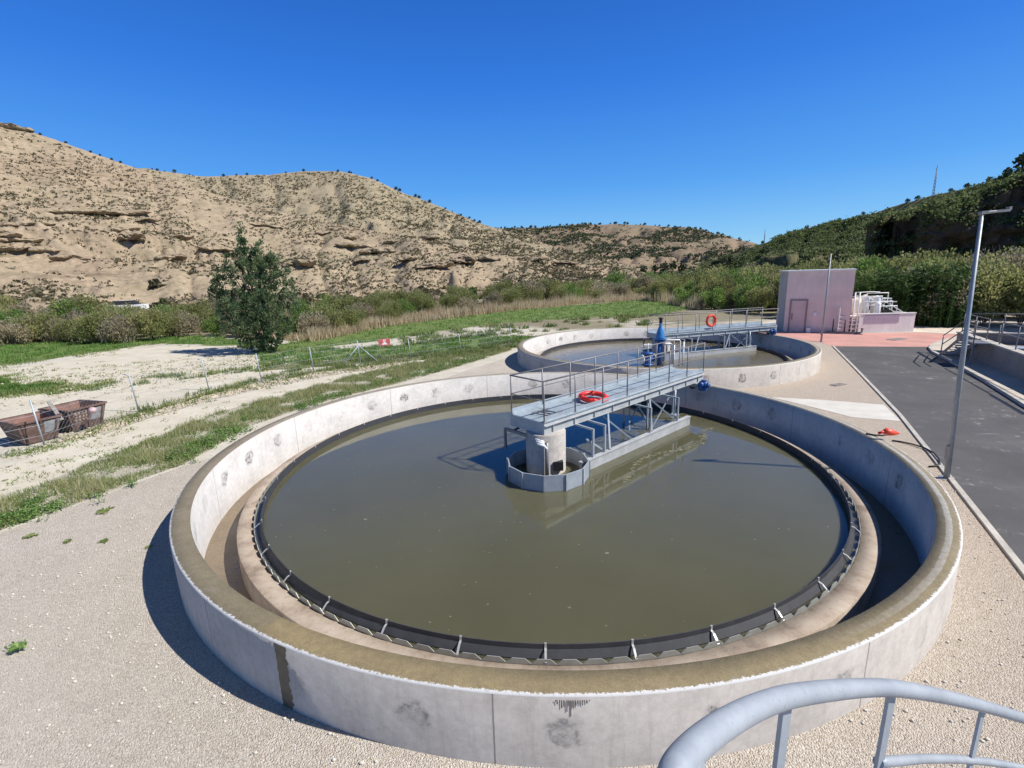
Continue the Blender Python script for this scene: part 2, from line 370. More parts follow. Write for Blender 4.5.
# ------------------------------------------------------------------ mesh building
class MB:
    def __init__(s): s.v = []; s.f = []; s.m = []; s.uv = {}; s.sm = []; s.tint = None
    def face(s, idx, mi=0, smooth=False, uv=None):
        if uv: s.uv[len(s.f)] = uv
        s.f.append(tuple(idx)); s.m.append(mi); s.sm.append(smooth)
    def add(s, vs): k = len(s.v); s.v.extend([tuple(x) for x in vs]); return k
    def box(s, lo, hi, mi=0, T=None):
        x0, y0, z0 = lo; x1, y1, z1 = hi
        P = [(x0,y0,z0),(x1,y0,z0),(x1,y1,z0),(x0,y1,z0),(x0,y0,z1),(x1,y0,z1),(x1,y1,z1),(x0,y1,z1)]
        if T: P = [T(*p) for p in P]
        k = s.add(P)
        dx, dy, dz = x1-x0, y1-y0, z1-z0
        for q, w, h in (((0,3,2,1), dx, dy), ((4,5,6,7), dx, dy), ((0,1,5,4), dx, dz), ((1,2,6,5), dy, dz), ((2,3,7,6), dx, dz), ((3,0,4,7), dy, dz)):
            s.face([k+i for i in q], mi, uv=[(0,0),(w,0),(w,h),(0,h)])
        return s
    def bar(s, a, b, w, h, mi=0, up=(0,0,1)):
        a = Vector(a); b = Vector(b); d = (b-a).normalized(); up = Vector(up)
        if abs(d.dot(up)) > .99: up = Vector((1,0,0))
        r = d.cross(up).normalized(); q = r.cross(d).normalized()
        P = [p+r*sx*w/2+q*sy*h/2 for p in (a, b) for sx, sy in ((-1,-1),(1,-1),(1,1),(-1,1))]
        k = s.add(P)
        for i in ((0,1,2,3),(7,6,5,4),(0,4,5,1),(1,5,6,2),(2,6,7,3),(3,7,4,0)): s.face([k+j for j in i], mi)
        return s
    def tube(s, pts, r, n=8, mi=0, caps=True):
        pts = [Vector(p) for p in pts]; N = len(pts); rs = r if isinstance(r, (list, tuple)) else [r]*N
        prev = None; base = len(s.v)
        for i, p in enumerate(pts):
            d = (pts[min(i+1, N-1)]-pts[max(i-1, 0)])
            d = d.normalized() if d.length > 1e-9 else Vector((0,0,1))
            if prev is None:
                a = d.cross(Vector((0,0,1)));
                if a.length < .05: a = d.cross(Vector((1,0,0)))
            else: a = prev-d*prev.dot(d)
            a = a.normalized(); b = d.cross(a); prev = a
            s.add([p+(a*cos(2*pi*j/n)+b*sin(2*pi*j/n))*rs[i] for j in range(n)])
        for i in range(N-1):
            for j in range(n):
                A = base+i*n+j; B = base+i*n+(j+1) % n
                s.face((A, B, B+n, A+n), mi, True)
        if caps: s.face([base+j for j in range(n)][::-1], mi); s.face([base+(N-1)*n+j for j in range(n)], mi)
        return s
    def lathe(s, prof, n=48, c=(0,0), mi=None, smooth=True, closed=False, a0=0, a1=2*pi, uvfn=None):
        """prof: list of (r,z); mi: material per segment"""
        full = abs(a1-a0-2*pi) < 1e-6; cols = n if full else n+1; m = len(prof); base = len(s.v)
        for i in range(cols):
            a = a0+(a1-a0)*i/n
            s.add([(c[0]+r*cos(a), c[1]+r*sin(a), z) for r, z in prof])
        seg = m if closed else m-1
        for i in range(n):
            i2 = (i+1) % cols
            for j in range(seg):
                j2 = (j+1) % m
                A, B, C_, D = base+i*m+j, base+i2*m+j, base+i2*m+j2, base+i*m+j2
                aa, ab = a0+(a1-a0)*i/n, a0+(a1-a0)*(i+1)/n
                uv = uvfn(aa, ab, prof[j], prof[j2], j) if uvfn else None
                s.face((A, B, C_, D), (mi[j] if mi else 0), smooth, uv)
        return s
    def poly(s, pts, z0, z1=None, mi=0):
        """flat sheet at z0, or a prism z0..z1 (pts anticlockwise)"""
        ar = sum(a[0]*b[1]-b[0]*a[1] for a, b in zip(pts, pts[1:]+pts[:1]))
        if ar < 0: pts = pts[::-1]
        n = len(pts)
        if z1 is None:
            k = s.add([(x, y, z0) for x, y in pts]); s.face(range(k, k+n), mi, uv=list(pts)); return s
        k = s.add([(x, y, z0) for x, y in pts]+[(x, y, z1) for x, y in pts])
        s.face(list(range(k, k+n))[::-1], mi, uv=list(pts)[::-1]); s.face(range(k+n, k+2*n), mi, uv=list(pts))
        L = 0
        for i in range(n):
            j = (i+1) % n; d = hypot(pts[j][0]-pts[i][0], pts[j][1]-pts[i][1])
            s.face((k+i, k+j, k+n+j, k+n+i), mi, uv=[(L, z0), (L+d, z0), (L+d, z1), (L, z1)]); L += d
        return s
    def blob(s, c, r, n=8, m=5, jit=.2, mi=0):
        base = len(s.v)
        for i in range(1, m):
            th = pi*i/m
            for j in range(n):
                ph = 2*pi*j/n; k = 1+U(-jit, jit)
                s.add([(c[0]+r[0]*sin(th)*cos(ph)*k, c[1]+r[1]*sin(th)*sin(ph)*k, c[2]+r[2]*cos(th)*k)])
        t = s.add([(c[0], c[1], c[2]+r[2])]); b = s.add([(c[0], c[1], c[2]-r[2])])
        for i in range(m-2):
            for j in range(n):
                A = base+i*n+j; B = base+i*n+(j+1) % n; s.face((A, A+n, B+n, B), mi, True)
        for j in range(n):
            s.face((t, base+j, base+(j+1) % n), mi, True); q = base+(m-2)*n; s.face((b, q+(j+1) % n, q+j), mi, True)
        return s
    def mesh(s, name, mats):
        me = bpy.data.meshes.new(name); me.from_pydata(s.v, [], s.f)
        if not isinstance(mats, (list, tuple)): mats = [mats]
        for m in mats: me.materials.append(M[m] if isinstance(m, str) else m)
        me.polygons.foreach_set('material_index', s.m); me.polygons.foreach_set('use_smooth', s.sm)
        if s.uv:
            L = me.uv_layers.new(name='UVMap'); data = [0.0]*(2*len(me.loops)); k = 0
            for i, f in enumerate(s.f):
                uv = s.uv.get(i)
                for q in range(len(f)):
                    if uv: data[2*k] = uv[q][0]; data[2*k+1] = uv[q][1]
                    k += 1
            L.data.foreach_set('uv', data)
        if s.tint is not None:
            at = me.attributes.new('tint', 'FLOAT', 'FACE'); at.data.foreach_set('value', s.tint)
        me.update(); return me
    def build(s, name, mats, parent=None, loc=None, rz=0):
        return link(name, s.mesh(name, mats), parent, loc, rz)
def link(name, data, parent=None, loc=None, rz=0):
    o = bpy.data.objects.new(name, data); COL.objects.link(o)
    if loc is not None: o.location = loc
    if rz: o.rotation_euler = (0, 0, rz)
    if parent: o.parent = parent
    return o
def tag(o, label=None, cat=None, group=None, kind=None):
    if label: o['label'] = label
    if cat: o['category'] = cat
    if group: o['group'] = group
    if kind: o['kind'] = kind
    return o
def thing(name, label, cat, loc=(0,0,0), rz=0, group=None):
    return tag(link(name, None, None, loc, rz), label, cat, group)
def copy_tree(o, parent=None, loc=None, rz=None, top=True):
    c = o.copy(); COL.objects.link(c)
    if parent: c.parent = parent
    for ch in list(o.children): copy_tree(ch, c)
    if loc is not None: c.location = loc
    if rz is not None: c.rotation_euler = (0, 0, rz)
    return c
def struct(o): o['kind'] = 'structure'; return o

# ------------------------------------------------------------------ the setting: ground sheets
def ragged(pts, step=1.0, amp=.3, seed=0, closed=True):
    out = []; n = len(pts)
    for i in range(n if closed else n-1):
        a = pts[i]; b = pts[(i+1) % n]; d = hypot(b[0]-a[0], b[1]-a[1]); k = max(1, int(d/step))
        for j in range(k):
            t = j/k; x = a[0]+(b[0]-a[0])*t; y = a[1]+(b[1]-a[1])*t
            out.append((x+amp*fbm((x*.5, y*.5, seed), 3), y+amp*fbm((x*.5, y*.5, seed+9), 3)))
    return out
C1 = (.821, 12.471); C2 = (8.768, 28.811); R = 8.376; RI = 8.052
RIMZ = .93
BIG = 4000
# the pits' circles (radius 8.2) are disjoint; use a fan triangulation through mathutils
from mathutils.geometry import delaunay_2d_cdt
def holed(outer, z, name, mat, rh=R-.12):
    vs = [Vector(p) for p in outer]; no = len(vs); es = [(i, (i+1) % no) for i in range(no)]
    holes = []
    for c in (C1, C2):
        k = len(vs); n = 128
        vs += [Vector((c[0]+rh*cos(2*pi*i/n), c[1]+rh*sin(2*pi*i/n))) for i in range(n)]
        es += [(k+i, k+(i+1) % n) for i in range(n)]
    V, _, F, *_ = delaunay_2d_cdt(vs, es, [], 0, 1e-6)
    def inside(x, y):
        r = False; n = len(outer)
        for i in range(n):
            (xa, ya), (xb, yb) = outer[i], outer[(i+1) % n]
            if (ya > y) != (yb > y) and x < (xb-xa)*(y-ya)/(yb-ya)+xa: r = not r
        return r
    m = MB(); m.add([(v.x, v.y, z) for v in V])
    for f in F:
        cx = sum(V[i].x for i in f)/len(f); cy = sum(V[i].y for i in f)/len(f)
        if min(hypot(cx-c[0], cy-c[1]) for c in (C1, C2)) < rh*.999: continue
        if not inside(cx, cy): continue
        a, b_, c_ = (V[i] for i in f[:3])
        f = list(f)
        if (b_-a).cross(c_-a) < 0: f = f[::-1]
        m.face(f)
    return m.build(name, mat)
struct(holed([(-BIG, -200), (BIG, -200), (BIG, BIG), (-BIG, BIG)], 0, 'ground', 'soil'))
grav_left = [(-14.5, .5), (-11.14, 9.54), (-9.6, 13.0), (-6.6, 18.8), (-4.07, 23.46), (-1.6, 28.0), (.6, 32.07), (2.2, 36.5), (5.5, 39.2)]
gl = ragged(grav_left, .8, .22, 3, closed=False)+[(5.5, 39.2)]
struct(holed([(-14, -20)]+gl+[(19.5, 40.5), (22.6, 36.0), (21.0, 31.3), (13.46, 16.08), (8.7, 7.3), (3.2, -2.5), (2.6, -20)], .004, 'gravel_ground', 'gravel'))

def sheet(name, pts, z, mat, kind='structure', label=None, cat=None):
    o = MB().poly(pts, z).build(name, mat); o['kind'] = kind
    if label: tag(o, label, cat)
    return o
# dirt track between gravel and fence
tr = [px(*p) for p in ((0, 497), (60, 478), (120, 458), (180, 437), (240, 413), (300, 392), (350, 375), (420, 363))]
tr2 = [px(*p) for p in ((420, 359), (352, 369), (300, 382), (262, 390), (209, 402), (139, 422), (60, 447), (0, 468))]
sheet('dirt_track', ragged([(-17, 4)]+tr+tr2+[(-20, 5)], 1.0, .18, 5), .004, 'track')
# vacant yard between the fence and the river meadow
yard = [(-60, 12), (-21, 14), (-16.4, 17), (-15.4, 21.5), (-13.6, 25.2), (-10, 29.6)]+[px(*p) for p in ((330, 361), (250, 362), (262, 352), (190, 345), (120, 349), (60, 362), (0, 369))]
sheet('sandy_yard', ragged(yard+[(-60, 38)], .8, .9, 8), .006, 'track')
GP = {}
GP['right_upper'] = [px(*p) for p in ((258, 352), (300, 350), (380, 341), (440, 331), (500, 323), (600, 317), (660, 315), (690, 308), (690, 303), (640, 300), (520, 310), (420, 322), (340, 333), (290, 343))]
GP['right_lower'] = [px(*p) for p in ((262, 366), (330, 361), (420, 355), (500, 347), (522, 342), (540, 336), (470, 337), (400, 345), (330, 349), (258, 353))]
GP['left_upper'] = [px(*p) for p in ((-60, 372), (0, 366), (60, 358), (105, 351), (150, 344), (240, 345), (252, 349), (262, 343), (200, 336), (100, 341), (0, 345), (-80, 347))]
GP['left_lower'] = [px(*p) for p in ((-40, 401), (0, 395), (40, 391), (85, 387), (50, 384), (12, 384), (0, 378), (-40, 382))]
for i, (k, v) in enumerate(GP.items()):
    struct(sheet('meadow_ground', ragged(v, .5, .9, 20+i), .010, 'meadow'))
struct(sheet('dry_grass_ground', ragged([px(*p) for p in ((250, 372), (330, 366), (420, 360), (500, 352), (522, 346), (520, 341), (470, 349), (420, 354), (330, 361), (262, 365))], .9, .3, 31), .014, 'dry'))
struct(sheet('rubble_strip', ragged([px(*p) for p in ((100, 436), (139, 421), (209, 400), (262, 388), (314, 378), (380, 368), (380, 364), (314, 371), (262, 381), (209, 391), (139, 412), (95, 428))], .7, .25, 33), .014, 'litter'))
weedstrip = [px(*p) for p in ((-30, 512), (30, 490), (90, 463), (150, 440), (220, 412), (290, 394), (360, 374), (440, 358), (510, 347))]+[px(*p) for p in ((512, 350), (460, 366), (400, 383), (320, 402), (240, 430), (185, 464), (120, 487), (60, 510), (0, 531), (-40, 545))]
struct(sheet('weedy_verge', ragged(weedstrip, .6, .18, 37), .012, 'litter'))

# road, kerbs, red paving, footways
roadL = [(3.2, -2.5), (8.54, 7.1), (13.46, 16.0), (17.6, 24.2), (21.02, 31.1)]
roadR = [px(928, 347), px(929, 352), px(945, 360), px(975, 377), px(1024, 408), (13.6, 8.2), (8.5, -2.5)]
struct(sheet('road', roadL+roadR, .008, 'asphalt'))
struct(sheet('red_paving', [(21.02, 31.12), px(822, 343), (20.2, 36), (19.8, 40.6), (22.3, 39.7), px(850, 333.5), px(915, 332.5), px(958, 334.5), px(956, 339), px(940, 342), px(928, 346.9)], .008, 'red'))
b = MB()
def offs(pts, d):
    out = []
    for i, p in enumerate(pts):
        a = Vector(pts[max(i-1, 0)]); c = Vector(pts[min(i+1, len(pts)-1)]); t = (c-a).normalized()
        out.append((p[0]-t.y*d, p[1]+t.x*d))
    return out
def strip(b, pts, w, z0, z1):
    A = offs(pts, 0); B_ = offs(pts, w)
    for i in range(len(pts)-1):
        n = [A[i], A[i+1], B_[i+1], B_[i]]
        b.poly(n, z0, z1)
strip(b, roadL, .11, 0.0, .05)
struct(b.build('kerb_line', 'kerb'))
kr = [px(958, 337.5), px(942, 341.5), px(931, 345.5), px(928, 349), px(932, 353.5), px(945, 360), px(975, 377), px(1024, 408), (13.6, 8.2), (8.5, -2.5)]
b = MB(); strip(b, kr, .16, 0.0, .13); struct(b.build('kerb', 'kerb'))
fw = offs(kr, .16)
struct(MB().poly([px(962, 336)]+fw[1:]+[(12, -2.5), (17.5, 8), (24, 20), (29.5, 29)], 0.0, .12).build('pavement', 'paving'))
struct(sheet('terrace', [px(915, 332.2), px(958, 334.2), px(1024, 338), (60, 40), (60, 60), (36, 48), px(858, 329), px(858, 333)], .012, 'terrace'))
struct(sheet('concrete_path', [px(*p) for p in ((772, 397.5), (820, 400), (884, 405), (901, 421.5), (852, 417.5), (815, 408), (790, 402))]+[], .012, 'path'))
# drain grates
for i, (x, y, w, h_) in enumerate(((838, 385, .7, .3), (897, 339.5, 1.5, .6))):
    c = px(x, y); o = MB().box((-w/2, -h_/2, 0), (w/2, h_/2, .02))
    for k in range(6): o.box((-w/2+w*(k+.3)/6, -h_/2+.03, .0201), (-w/2+w*(k+.6)/6, h_/2-.03, .026))
    o = o.build('drain_cover', 'conc_dark', None, (c[0], c[1], .012), .4)
    tag(o, ('dark rectangular drain cover in the gravel between the tank and the road', 'long dark drain cover in the red paving by the pink building')[i], 'drain cover')
# dark patching lines in the road
for a_, c_ in (((918, 352), (936, 363)), ((990, 395), (1024, 415))):
    p0, p1 = Vector(px(*a_)), Vector(px(*c_)); 
    m = MB(); n_ = (p1-p0).normalized(); n_ = Vector((-n_.y, n_.x))*.06
    m.poly([tuple(p0-n_), tuple(p1-n_), tuple(p1+n_), tuple(p0+n_)], .012)
    struct(m.build('road_sealing_line', simple('tar', (.015, .015, .016), .5)))

# ------------------------------------------------------------------ settling tanks
def tank(c, label, water_label, teeth=132, brackets=37, first=False):
    root = thing('settling_tank', label, 'tank', (c[0], c[1], 0), 0, 'round concrete settling tanks')
    def uvw(aa, ab, p, q, j):
        if j == 1 or j == 2:      # top: inner->outer
            f = lambda a: ((a+pi) % (2*pi))/(2*pi)
            ua, ub = f(aa), f(ab)
            if ub < ua: ub += 1
            va, vb = (p[0]-RI)/(R-RI), (q[0]-RI)/(R-RI)
            return [(ua, va), (ub, va), (ub, vb), (ua, vb)]
        return [(aa*R, p[1]), (ab*R, p[1]), (ab*R, q[1]), (aa*R, q[1])]
    prof = [(RI, -.62), (RI, RIMZ), (R-.02, RIMZ), (R, RIMZ-.02), (R, -.5)]
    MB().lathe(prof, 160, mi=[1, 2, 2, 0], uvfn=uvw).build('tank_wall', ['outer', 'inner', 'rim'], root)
    MB().lathe([(7.2, -.36), (RI+.1, -.36)], 128).build('launder_floor', 'launder', root)
    rz = .09
    MB().lathe([(7.09, -3.0), (7.09, rz), (7.395, rz), (7.41, rz-.015), (7.41, -.6)], 128).build('ring_wall', 'ring', root)
    MB().lathe([(0.0, -3.2), (7.2, -3.0)], 64).build('tank_floor', 'conc_dark', root)
    # V-notch weir plate
    w = MB(); N = teeth; r0, r1 = 7.072, 7.082; zt, zn, zb = .178, .105, -.1
    prof_a = []
    for i in range(N):
        for f, z in ((0.0, zn), (.24, zt), (.76, zt)): prof_a.append(((i+f)/N*2*pi, z))
    n = len(prof_a)
    for a, z in prof_a: w.add([(r0*cos(a), r0*sin(a), zb), (r0*cos(a), r0*sin(a), z), (r1*cos(a), r1*sin(a), z), (r1*cos(a), r1*sin(a), zb)])
    for i in range(n):
        j = (i+1) % n
        for q in range(3): w.face((4*i+q, 4*i+q+1, 4*j+q+1, 4*j+q))
    w.build('weir_plate', 'weir', root)
    bf = MB().lathe([(6.915, -.25), (6.915, .28), (6.926, .28), (6.930, .205), (6.995, .108), (6.995, .06), (6.92, .03)], 144, smooth=False).build('scum_baffle', 'baffle', root)  # sloped lower skirt is added, its dark shape stands for the plate's reflection
    br = MB()
    br.bar((7.085, 0, .13), (6.985, 0, .21), .03, .005); br.bar((6.985, 0, .21), (6.925, 0, .225), .03, .005); br.bar((6.922, 0, .225), (6.922, 0, .295), .03, .02)
    bm = br.mesh('bracket', 'clip')
    for i in range(brackets): link('bracket', bm, bf, None, 2*pi*(i+.35)/brackets)
    wt = MB().lathe([(0.0001, 0), (7.085, 0)], 128)  .build('water', 'water' if first else 'water2', None, (c[0], c[1], .095)); struct(wt)
    return root
T1 = tank(C1, 'large round concrete settling tank in the foreground with ochre-stained rim and greenish water', '', first=True)
T2 = tank(C2, 'round concrete settling tank further back beside the pink building', '', first=False)
# wet run-off stain strip and drips on the near outer wall
def wall_patch(c, a0, a1, z0, z1, mat, name='wet_stain', r=R+.003, parent=None):
    m = MB(); K = 24; wj = [U(-.18, .18) for _ in range(2*K+2)]
    for i in range(K+1):
        z = z0+(z1-z0)*i/K; w_ = (a1-a0); ea, eb = a0+w_*.25*wj[i]*(1 if w_ > .01 else 0), a1+w_*wj[i+K]*(1 if w_ > .01 else 0)
        m.add([(r*cos(ea), r*sin(ea), z), (r*cos(eb), r*sin(eb), z)])
        if i: m.face((2*i-2, 2*i-1, 2*i+1, 2*i))
    return m.build(name, mat, parent)
pt = px(277, 645, RIMZ); ang = atan2(pt[1]-C1[1], pt[0]-C1[0])
stain = simple('wet_stain', (.105, .09, .065), .55, 0, .3, 8)
wall_patch(C1, ang-.011, ang+.011, -.02, RIMZ-.02, stain, parent=T1)
drip = simple('drip_stain', (.14, .13, .12), .8, 0, .3, 8)
for i in range(16):
    pt = px(555+2.3*i+U(-.5, .5), 699, RIMZ-.02); an = atan2(pt[1]-C1[1], pt[0]-C1[0])
    wall_patch(C1, an-.0007, an+.0007, RIMZ-.06-U(.03, .2)*(1-abs(i-7)/9), RIMZ-.05, drip, 'drip_mark', parent=T1)

# ------------------------------------------------------------------ bridges
def make_bridge():
    root = thing('walkway_bridge', 'grey steel scraper bridge with handrails reaching across the foreground tank', 'bridge', (0,0,0), 0, 'steel scraper bridges on the settling tanks')
    L = 8.4; W = .63; Z = 1.5
    d = MB().box((0.02, -W+.06, Z-.05), (L-.02, W-.06, Z-.01)).box((0, -W-.01, Z-.01), (L, -W+.1, Z+.02)).box((0, W-.1, Z-.01), (L, W+.01, Z+.02))
    d.build('deck', 'deck', root)
    # seams across the deck
    s_ = MB()
    for k in range(1, 9): s_.box((k*L/9-.006, -W+.1, Z-.0098), (k*L/9+.006, W-.1, Z-.006))
    s_.build('deck_seam', 'galv_d', root)
    for s in (-1, 1):
        m = MB()
        y = s*W
        m.box((0.0, y-.03*s-.01, Z-.30), (L, y-.03*s+.01, Z-.012))
        m.box((0, min(y-.09*s, y), Z-.32), (L, max(y-.09*s, y), Z-.305)); m.box((0, min(y-.01*s, y+.05*s), Z-.1), (L, max(y-.01*s, y+.05*s), Z-.085))
        for k in range(10): m.box((.3+k*.85, min(y-.02*s, y+.02*s), Z-.30), (.315+k*.85, max(y-.02*s, y+.02*s), Z-.1))
        m.build('side_beam', 'beam', root)
    MB().box((-.015, -W, Z-.32), (0, W, Z-.012)).build('end_plate', 'galv', root)
    # railings
    for s in (-1, 1):
        y = s*(W-.03)
        rl = MB().tube([(0, y, Z+1.05), (L, y, Z+1.05)], .021).tube([(0, y, Z+.55), (L, y, Z+.55)], .013)
        rl = rl.build('railing', 'galv_d', root)
        pm = MB().tube([(0, 0, 0), (0, 0, 1.05)], .018)
        pm.box((-.05, -.03, 0), (.05, .03, .012)); pm = pm.mesh('post', [M['galv_d']])
        for k in range(8): link('post', pm, rl, (.02+k*(L-.04)/7, y, Z+.02))
        MB().box((0, y-.004*s-.002, Z+.02), (L, y-.004*s+.002, Z+.14)).build('toe_board', 'galv', rl)
    e = MB().tube([(0, -W+.03, Z+1.05), (0, W-.03, Z+1.05)], .021).tube([(0, -W+.03, Z+.55), (0, W-.03, Z+.55)], .013)
    e.build('end_rail', 'galv_d', root)
    # hatch frame on the deck near its inner end
    h = MB()
    for k in range(3): h.bar((.45+k*.18, -.35, Z+.035), (.35+k*.18, .12, Z+.035), .02, .03)
    h.bar((.3, .12, Z+.04), (.95, .12, Z+.04), .02, .03); h.bar((.4, -.36, Z+.04), (1.0, -.36, Z+.04), .02, .03)
    h.build('hatch_frame', 'galv_d', root)
    # cross members below
    c = MB()
    for k in range(6): c.box((.3+k*1.5, -W+.05, Z-.28), (.36+k*1.5, W-.05, Z-.08))
    c.build('cross_member', 'galv', root)
    # outrigger portals and floating scum beam
    by = -1.18; b0, b1 = .75, 6.35; bz = .42
    m = MB().box((b0, by-.05, .05), (b1, by+.05, bz-.06)); m.box((b0-.01, by-.07, bz-.06), (b1+.01, by+.07, bz-.03))
    m.build('scum_beam', 'beam', root)
    for x in (1.25, 1.75, 4.0, 5.6):
        MB().bar((x, -W+.05, Z-.34), (x, by, Z-.36), .05, .05).bar((x, by, Z-.34), (x, by, bz-.03), .05, .05).build('hanger_frame', 'galv', root)
    for a_, b_ in (((2.7, -W+.05, Z-.32), (2.0, by, bz-.02)), ((4.9, -W+.05, Z-.32), (4.1, by, bz)), ((2.6, -.2, Z-.3), (3.95, -.9, -.1)), ((4.9, -W+.1, Z-.32), (5.5, by, bz)),
                   ((1.1, by+.1, Z-.6), (1.7, by+.05, bz+.05)), ((5.1, .3, Z-.3), (4.4, -.2, -.2)), ((5.1, .3, Z-.3), (5.8, -.2, -.2))):
        MB().bar(a_, b_, .045, .045).build('diagonal_brace', 'galv', root)
    MB().tube([(6.3, -W-.05, Z-.3), (6.3, -W-.05, .35)], .035).box((6.18, -W-.17, .33), (6.42, -W+.07, .36)).build('roller_leg', 'galv', root)
    # deep scraper lattice under the deck
    m = MB()
    for y in (-.45, .45):
        m.bar((5.0, y, Z-.3), (5.0, y, -1.0), .05, .05); m.bar((6.6, y, Z-.3), (6.6, y, -1.0), .05, .05); m.bar((5.0, y, -.2), (6.6, y, Z-.35), .03, .03)
    m.build('scraper_lattice', 'galv', root)
    # carriage with drive on the rim
    w = MB().box((7.75, -.72, RIMZ+.10), (8.05, .72, Z-.33)); w.build('end_carriage', 'galv', root)
    for y in (-.5, .5):
        ax = MB().tube([(7.83, y-.0, RIMZ+.135), (7.97, y, RIMZ+.135)], .13, 20)
        ax.build('rim_wheel', 'black', root)
    dm = MB().tube([(7.9, -.74, 1.14), (7.9, -1.02, 1.14)], .115, 16).tube([(7.9, -1.02, 1.14), (7.9, -1.10, 1.14)], [.10, .06], 16)
    dm.tube([(7.65, -.86, 1.16), (7.9, -.86, 1.16)], .09, 14).box((7.84, -.95, 1.24), (7.97, -.80, 1.31)).box((7.78, -.98, RIMZ+.005), (8.02, -.76, 1.05))
    for k in range(5): dm.tube([(7.9, -.80-k*.045, 1.14), (7.9, -.815-k*.045, 1.14)], .128, 16)
    dm.build('drive_motor', 'blue_d', root)
    # twelve-sided well round the centre
    f = MB(); n = 12; q0 = len(f.v)
    qx, qy = WELL
    f.lathe([(1.02, -.5), (1.02, .50), (1.05, .50), (1.05, -.5)], n, (qx, qy), smooth=False, a0=radians(8), a1=radians(8)+2*pi)
    fw_ = f.build('feed_well', 'galv', root)
    for k in range(n):
        a = radians(8)+2*pi*k/n
        MB().bar((qx+1.062*cos(a), qy+1.062*sin(a), .0), (qx+1.062*cos(a), qy+1.062*sin(a), .51), .035, .02, up=(cos(a), sin(a), 0)).build('seam_strip', 'beam', fw_)
    for a_, b_, c_ in (((-.02, W+.12), 0, 0), ((-.02, -W-.35), 0, 0)):
        pass
    m = MB().bar((-.12, W+.1, Z-.42), (-.12, -W-.02, Z-.42), .07, .07).bar((-.12, W+.1, Z-.42), (-.12, W+.1, .5), .055, .055)
    m.bar((-.12, W-.2, Z-.42), (.4, W-.2, Z-.34), .05, .05)
    m.build('well_hanger', 'galv_d', root)
    m = MB().bar((.42, -W-.12, Z-.42), (.42, -W-.12, .12), .07, .07).bar((.42, -W-.12, Z-.42), (.42, -W+.1, Z-.34), .05, .05)
    m.build('well_hanger', 'galv_d', root)
    return root
UA = radians(42.3); B1 = Vector((.36, 12.02))
ux, uy = cos(UA), sin(UA)
wc = Vector((.86, 11.62))-B1
WELL = (wc.x*ux+wc.y*uy, -wc.x*uy+wc.y*ux)
BR = make_bridge(); BR.location = (B1.x, B1.y, 0); BR.rotation_euler = (0, 0, UA)
BR2 = copy_tree(BR, None, (8.57-.05, 28.8, 0), radians(19.2)); BR2.scale = (1.07, 1, 1)
BR2['label'] = 'grey steel scraper bridge with handrails over the tank in front of the pink building'
def brp(u, n, z, o=None):
    return Vector((B1.x+u*ux-n*uy, B1.y+u*uy+n*ux, z))
# centre columns
def column(cx, cy, label, rz):
    r = thing('centre_column', label, 'column', (cx, cy, 0), rz, 'concrete centre columns of the tanks')
    MB().lathe([(.52, -3.1), (.52, 1.16), (.50, 1.18), (0.001, 1.18)], 40, uvfn=lambda aa, ab, p, q, j: [(aa*.5, p[1]), (ab*.5, p[1]), (ab*.5, q[1]), (aa*.5, q[1])]).build('shaft', 'colconc', r)
    m = MB().box((.15, -.535, .25), (.40, -.36, .48)); m.build('opening', 'black', r)
    p = MB()
    for k in range(3): p.tube([(-.30+k*.02, -.50-k*.07, 1.10-k*.04), (-.12+k*.02, -.56-k*.07, 1.06-k*.04), (-.06+k*.02, -.56-k*.07, .98-k*.04)], .03, 8)
    p.build('cable_conduit', 'white', r)
    MB().tube([(-.02, -.62, 1.05), (-.02, -.62, .08)], .05, 8).build('vent_pipe', 'galv_d', r)
    return r
M['colconc'] = m_concrete('column_concrete', (.42, .38, .33), spots=False, clean=True)
column(.84, 12.0, 'pale concrete column standing in the round steel well of the foreground tank', 0)
column(8.57+.3*cos(.33)+.1, 28.6, 'concrete column in the steel well of the further tank', .3)
# lifebuoys
def buoy(loc, rot, label, r=.30, t=.075):
    o = thing('lifebuoy', label, 'lifebuoy', loc, 0, 'red lifebuoys on the bridges'); o.rotation_euler = rot
    m = MB(); n = 32; pts = [(r*cos(2*pi*i/n), r*sin(2*pi*i/n), 0) for i in range(n+1)]
    m.tube(pts, t, 12, caps=False); m.build('ring', 'buoy', o)
    for k in range(4):
        a = pi/4+k*pi/2; m = MB(); q = [( (r+0*.01)*cos(a+d), r*sin(a+d), 0) for d in (-.1, -.03, .03, .1)]
        m.tube(q, t+.006, 12); m.build('band', M['orange'], o)
    m = MB(); pts = []
    for i in range(65):
        a = 2*pi*i/64; pts.append(((r+t+.01+.03*abs(sin(2*a)))*cos(a), (r+t+.01+.03*abs(sin(2*a)))*sin(a), .01))
    m.tube(pts, .008, 5); m.build('grab_rope', 'orange', o)
    return o
bp = brp(2.55, -.17, 1.60)
buoy(tuple(bp), (radians(6), radians(0), .7), 'red lifebuoy lying flat on the deck of the foreground bridge', .36, .075)
a2 = radians(19.2); o2 = Vector((8.52, 28.8))
bp = Vector((o2.x+3.65*cos(a2)+.66*sin(a2), o2.y+3.65*sin(a2)-.66*cos(a2), 2.08))
buoy(tuple(bp), (radians(90), 0, a2), 'red lifebuoy hung upright on the handrail of the further bridge', .31, .065)

